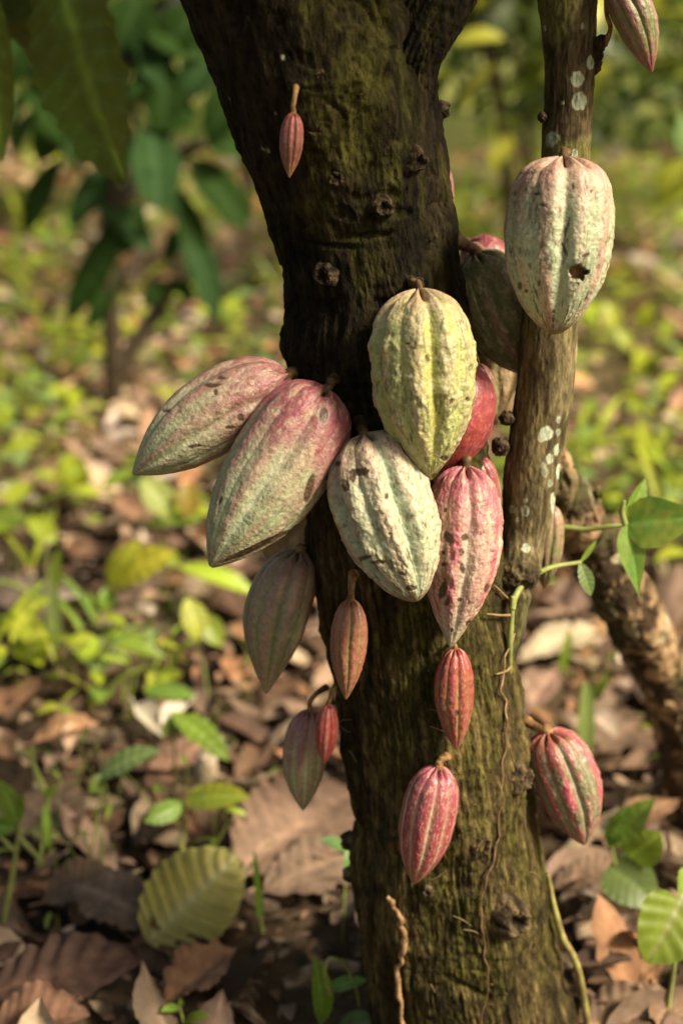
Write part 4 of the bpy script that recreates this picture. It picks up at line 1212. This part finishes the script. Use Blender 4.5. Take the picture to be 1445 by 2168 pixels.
PD_ME = [proto_dead(k) for k in range(21)]
for me in PD_ME:
    me.materials.append(M_DRY)
r = np.random.default_rng(21)
src = {}
n = 0
while n < 260:
    yy = r.uniform(-.25, 1.5)
    xx = r.uniform(-1, 1) * (.30 * (yy + 1.8))
    if abs(xx - .10) < .16 and abs(yy) < .11:
        continue
    if -.34 < xx < -.05 and .02 < yy < .24 and r.uniform() < .8:
        continue
    L = r.uniform(.06, .17)
    k = int(r.integers(0, len(PD_ME)))
    if k not in src:
        o = bpy.data.objects.new('dead_leaf', PD_ME[k])
        src[k] = o
    else:
        o = src[k].copy()
    COL.objects.link(o)
    o.scale = (L, L, L)
    o.rotation_euler = (r.normal(0, .36), r.normal(0, .32), r.uniform(0, 6.28))
    o.location = (xx, yy, float(ground_height(np.array([xx]), np.array([yy]))[0]) + .012 + r.uniform(0, .03))
    side = 'left' if xx < .1 else 'right'
    if yy < .45:
        tag(o, f'brown dead leaf in the near litter {side} of the trunk foot', 'dead leaf', f'near litter leaves {side} of the trunk')
    else:
        tag(o, f'brown dead leaf in the softly blurred litter {side} of the trunk', 'dead leaf', f'blurred litter leaves {side} of the trunk')
    n += 1


def litter(name, n, xr, y0, y1, l0, l1, nu, nv, seed, ypow=1.0, zmax=.05):
    r = np.random.default_rng(seed)
    b = Bag()
    for k in range(n):
        yy = y0 + (y1 - y0) * r.uniform() ** ypow
        xx = r.uniform(-1, 1) * (xr + .38 * max(0, yy))
        if abs(xx - .10) < .15 and abs(yy) < .11:
            continue
        L = r.uniform(l0, l1) * (1 + .08 * max(0, yy - 3))
        v, f, U, S = leaf_grid(L, L * r.uniform(.32, .6), nu, nv, r.uniform(-.1, .4), r.uniform(-.8, 1.0), .03, 6, r.uniform(-.8, .8), r.uniform(-.3, .5), wob=.1 if nv > 5 else 0, seed=k)
        e = Matrix.Rotation(r.uniform(0, 6.28), 3, 'Z') @ Matrix.Rotation(r.normal(0, .3), 3, 'Y') @ Matrix.Rotation(r.normal(0, .35), 3, 'X')
        v = v @ np.array(e).T + np.array([xx, yy, float(ground_height(np.array([xx]), np.array([yy]))[0]) + r.uniform(.004, zmax)])
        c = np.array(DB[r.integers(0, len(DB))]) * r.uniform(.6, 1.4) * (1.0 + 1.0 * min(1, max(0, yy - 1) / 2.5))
        if r.uniform() < (.05 if yy < 1.5 else .16):
            c = np.array([.58, .45, .35])
        b.add(v, f, leaf_colour(U, S, c, c * 1.3, .4, 6, c * .5, k * .37, .5, .3))
    o = link(name, make_mesh(name, *b.get()), M_LITTER)
    o['kind'] = 'stuff'


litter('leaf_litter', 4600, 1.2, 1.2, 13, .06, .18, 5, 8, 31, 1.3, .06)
litter('litter_crumbs', 4200, .7, -.5, 2.8, .012, .055, 3, 5, 32, 1.0, .03)
litter('side_litter', 900, 2.2, -1.2, 1.4, .08, .18, 5, 8, 33, 1.0, .02)


# ------------------------------------------------------------------ young plants all over the clearing
SAP_X = float(sap.location[0])


def blocks_sapling(x, y):
    # bare litter round the sapling's foot
    return 1.9 < y < SY + .35 and abs(x - SAP_X * (y + 1.45) / (SY + 1.45)) < .09


def seedling_mesh(k, hi=False):
    r = np.random.default_rng(500 + k)
    b = Bag()
    H = r.uniform(.07, .16)
    lean = r.normal(0, .25, 2)
    pts = [np.zeros(3), np.array([lean[0] * H * .4, lean[1] * H * .4, H * .55]), np.array([lean[0] * H, lean[1] * H, H])]
    v, f = tube(pts, [.002, .0016, .0012], 6, 10)
    b.add(v, f, GSTEM)
    cols = [G1, G2, G3, G3, G1, (.42, .44, .05), (.24, .34, .10)]
    for j in range(int(r.integers(3, 8))):
        a = r.uniform(0, 6.28)
        L = r.uniform(.03, .085)
        c = np.array(cols[r.integers(0, len(cols))])
        blade = r.uniform() < .4
        lv, lf, U, S = leaf_grid(L * (1.7 if blade else 1), L * (.17 if blade else r.uniform(.36, .62)), 5, 10, .25, r.uniform(.3, 1.1), .03, 5)
        base = pts[2] if j < 3 else pts[1]
        up = 1.2 if blade else r.uniform(-.1, .5)
        lv = place(lv, base, (math.cos(a), math.sin(a), up), (-.3 * math.cos(a), -.3 * math.sin(a) - .3, 1))
        b.add(lv, lf, leaf_colour(U, S, c, c * 1.4, .5, 5, None, k + j))
    me = make_mesh('seedling', *b.get())
    me.materials.append(M_LEAF)
    return me


SM = [seedling_mesh(k) for k in range(16)]
r = np.random.default_rng(77)
src = {}
n = 0
while n < 270:
    yy = .75 + 7.5 * r.uniform() ** 1.25
    xx = r.uniform(-1, 1) * (.27 * (yy + 1.6))
    if blocks_sapling(xx, yy):
        continue
    dens = float(fbm(np.array([[xx * 1.3 + 4, yy * 1.0, 0.0]]), 2)[0])
    if r.uniform() > (dens - .38) * 3.5:
        continue
    if yy < 1.3 and xx > .2 and r.uniform() < .7:
        continue
    k = int(r.integers(0, len(SM)))
    if k not in src:
        o = bpy.data.objects.new('seedling', SM[k])
        src[k] = o
    else:
        o = src[k].copy()
    COL.objects.link(o)
    s = r.uniform(.7, 1.5) * (1 + .06 * yy)
    o.scale = (s, s, s)
    o.rotation_euler = (0, 0, r.uniform(0, 6.28))
    o.location = (xx, yy, float(ground_height(np.array([xx]), np.array([yy]))[0]) - .004)
    side = 'left' if xx < .1 else 'right'
    d = 'closer' if yy < 2.2 else ('farther' if yy < 4.5 else 'distant')
    tag(o, f'blurred yellow green seedling in the {d} ground cover {side} of the trunk', 'seedling', f'{d} seedlings {side} of the trunk')
    n += 1


# thin sprouts between the fallen leaves
def sprout_mesh(k):
    r = np.random.default_rng(900 + k)
    b = Bag()
    for j in range(int(r.integers(1, 4))):
        H = r.uniform(.05, .13)
        a, ln = r.uniform(0, 6.28), r.uniform(.1, .6)
        e = np.array([math.cos(a) * ln * H, math.sin(a) * ln * H, H])
        o0 = np.array([r.normal(0, .006), r.normal(0, .006), 0])
        v, f = tube([o0, o0 + e * .5 + np.array([r.normal(0, .004), 0, .008]), o0 + e], [.0018, .0014, .0007], 6, 12)
        c = np.array([(.28, .30, .07), (.36, .30, .12), (.22, .28, .06)][r.integers(0, 3)])
        b.add(v, f, c)
        if r.uniform() < .7:
            L = r.uniform(.02, .05)
            lv, lf, U, S = leaf_grid(L, L * r.uniform(.2, .4), 5, 9, .3, r.uniform(.2, .9), .02, 4)
            lv = place(lv, o0 + e, (math.cos(a + 1), math.sin(a + 1), r.uniform(-.2, .8)), (0, -.4, 1))
            b.add(lv, lf, leaf_colour(U, S, G1, np.array(G1) * 1.3, .4, 4))
    me = make_mesh('sprout', *b.get())
    me.materials.append(M_LEAF)
    return me


PM = [sprout_mesh(k) for k in range(10)]
r = np.random.default_rng(55)
src = {}
for n in range(110):
    yy = .22 + 2.4 * r.uniform() ** 1.1
    xx = (-1 if n % 4 else 1) * r.uniform(.12, 1) * (.27 * (yy + 1.7))
    k = int(r.integers(0, len(PM)))
    if k not in src:
        o = bpy.data.objects.new('sprout', PM[k])
        src[k] = o
    else:
        o = src[k].copy()
    COL.objects.link(o)
    sc_ = r.uniform(.7, 1.3)
    o.scale = (sc_, sc_, sc_)
    o.rotation_euler = (0, 0, r.uniform(0, 6.28))
    o.location = (xx, yy, float(ground_height(np.array([xx]), np.array([yy]))[0]))
    side = 'left' if xx < .1 else 'right'
    tag(o, f'thin green sprout coming up through the dead leaves {side} of the trunk', 'sprout', f'thin sprouts {side} of the trunk')


def ground_cover():
    r = np.random.default_rng(91)
    b = Bag()
    k = 0
    while k < 1500:
        yy = 1.8 + 13 * r.uniform() ** 1.1
        xx = r.uniform(-1, 1) * (1.5 + .55 * yy)
        if blocks_sapling(xx, yy):
            continue
        dens = float(fbm(np.array([[xx * 1.1 + 9, yy * .8, 2.0]]), 2)[0])
        if r.uniform() > (dens - .40) * 4:
            k += 0.12
            continue
        z = float(ground_height(np.array([xx]), np.array([yy]))[0])
        for j in range(3):
            a = r.uniform(0, 6.28)
            L = r.uniform(.04, .12) * (1 + .10 * max(0, yy - 3))
            c = np.array([G1, G3, (.46, .54, .05), (.44, .46, .10), (.25, .36, .12), G2][r.integers(0, 5)])
            v, f, U, S = leaf_grid(L, L * r.uniform(.3, .6), 3, 6, .25, r.uniform(.3, 1.1), 0, 4)
            v = place(v, (xx, yy, z + r.uniform(.02, .14)), (math.cos(a), math.sin(a), r.uniform(-.1, .9)), (0, -.3, 1))
            b.add(v, f, leaf_colour(U, S, c, c * 1.2, .5, 4, None, k))
        k += 1
    o = link('ground_cover', make_mesh('ground_cover', *b.get()), M_LEAF)
    o['kind'] = 'stuff'


ground_cover()


# ------------------------------------------------------------------ shrubs and the wood beyond
def shrub(name, label, cat, x, y, rad, z0, z1, n, leaf, cols, seed, group=None, stems=4, mat=None):
    r = np.random.default_rng(seed)
    o = thing(name, label, cat, (x, y, 0), group)
    sb = Bag()
    tips = []
    for k in range(stems):
        a = r.uniform(0, 6.28)
        e = np.array([x + math.cos(a) * rad * .6, y + math.sin(a) * rad * .6, z0 + (z1 - z0) * r.uniform(.5, .9)])
        b0 = np.array([x + r.normal(0, .04), y + r.normal(0, .04), -.05])
        m = (b0 + e) / 2 + np.array([r.normal(0, .08), r.normal(0, .08), .1])
        v, f = tube([b0, m, e], [.022, .016, .008], 8, 20, .2, 20)
        sb.add(v, f, (.07, .05, .03))
        tips.append((b0, m, e))
    child('stem', o, *sb.get(), M_BARK)
    lb = Bag()
    cl = [np.array([x, y, 0]) + np.array([r.normal(0, rad * .45), r.normal(0, rad * .45), r.uniform(z0, z1)]) for _ in range(max(5, n // 22))]
    for k in range(n):
        q = cl[r.integers(0, len(cl))] + r.normal(0, 1, 3) * np.array([.2, .2, .16]) * rad
        q[2] = np.clip(q[2], z0, z1)
        a = r.uniform(0, 6.28)
        L = leaf * r.uniform(.6, 1.2)
        c = np.array(cols[r.integers(0, len(cols))]) * r.uniform(.7, 1.3)
        v, f, U, S = leaf_grid(L, L * r.uniform(.28, .42), 5, 8, .2, r.uniform(.5, 1.2), .02, 6)
        v = place(v, q, (math.cos(a), math.sin(a), r.uniform(-.7, .2)), (r.normal(0, .3), r.normal(0, .3) - .3, 1))
        lb.add(v, f, leaf_colour(U, S, c, c * 1.4, .4, 6, None, k * .3))
    child('foliage', o, *lb.get(), mat or M_LEAF)
    return o


DK = [(.045, .08, .014), (.07, .11, .018), (.04, .07, .022), (.13, .18, .03)]
MD = [(.10, .15, .02), (.18, .23, .03), (.07, .11, .025), (.34, .36, .04)]
shrub('shrub', 'dark leafy shrub seen between the trunk and the side stem', 'shrub', .80, 4.8, .85, .76, 2.0, 460, .30, MD, 1)
shrub('shrub', 'dense dark shrub right of the side stem at the top', 'shrub', 2.0, 6.2, 1.0, .72, 2.2, 460, .30, MD, 2)
shrub('shrub', 'mid green shrub at the top right edge', 'shrub', 2.9, 8.4, 1.2, .55, 2.2, 460, .28, MD, 3)
shrub('shrub', 'dark shrub behind the sapling at the top left', 'shrub', -1.3, 7.0, .9, .75, 2.0, 420, .28, DK, 4)
shrub('shrub', 'sunlit mid green shrub at the far top left', 'shrub', -2.6, 8.0, 1.1, .55, 2.1, 440, .26, MD, 5)
shrub('shrub', 'mid green shrub just left of the upper trunk', 'shrub', -.5, 8.2, .9, .65, 2.0, 420, .26, MD, 6)
shrub('shrub', 'distant dark shrub beyond the side stem', 'shrub', 1.5, 9.6, 1.3, .45, 2.4, 460, .28, DK, 7)


def far_wood():
    r = np.random.default_rng(17)
    b = Bag()
    for k in range(9000):
        a = r.uniform(-1.35, 1.35)
        d = r.uniform(12.5, 19)
        x, y = d * math.sin(a) * 1.3, -1.45 + d * (.45 + .55 * math.cos(a))
        z = r.uniform(0, 1) ** .8 * 5.5
        an = r.uniform(0, 6.28)
        L = r.uniform(.28, .6)
        c = np.array((DK + MD)[r.integers(0, 8)]) * r.uniform(.7, 1.4)
        v, f, U, S = leaf_grid(L, L * .42, 3, 5, .2, .8, 0, 3)
        v = place(v, (x, y, z), (math.cos(an), math.sin(an), r.uniform(-.6, .3)), (0, -.3, 1))
        b.add(v, f, np.tile(c, (len(v), 1)))
    o = link('far_undergrowth', make_mesh('far_undergrowth', *b.get()), M_LEAF)
    o['kind'] = 'stuff'


far_wood()
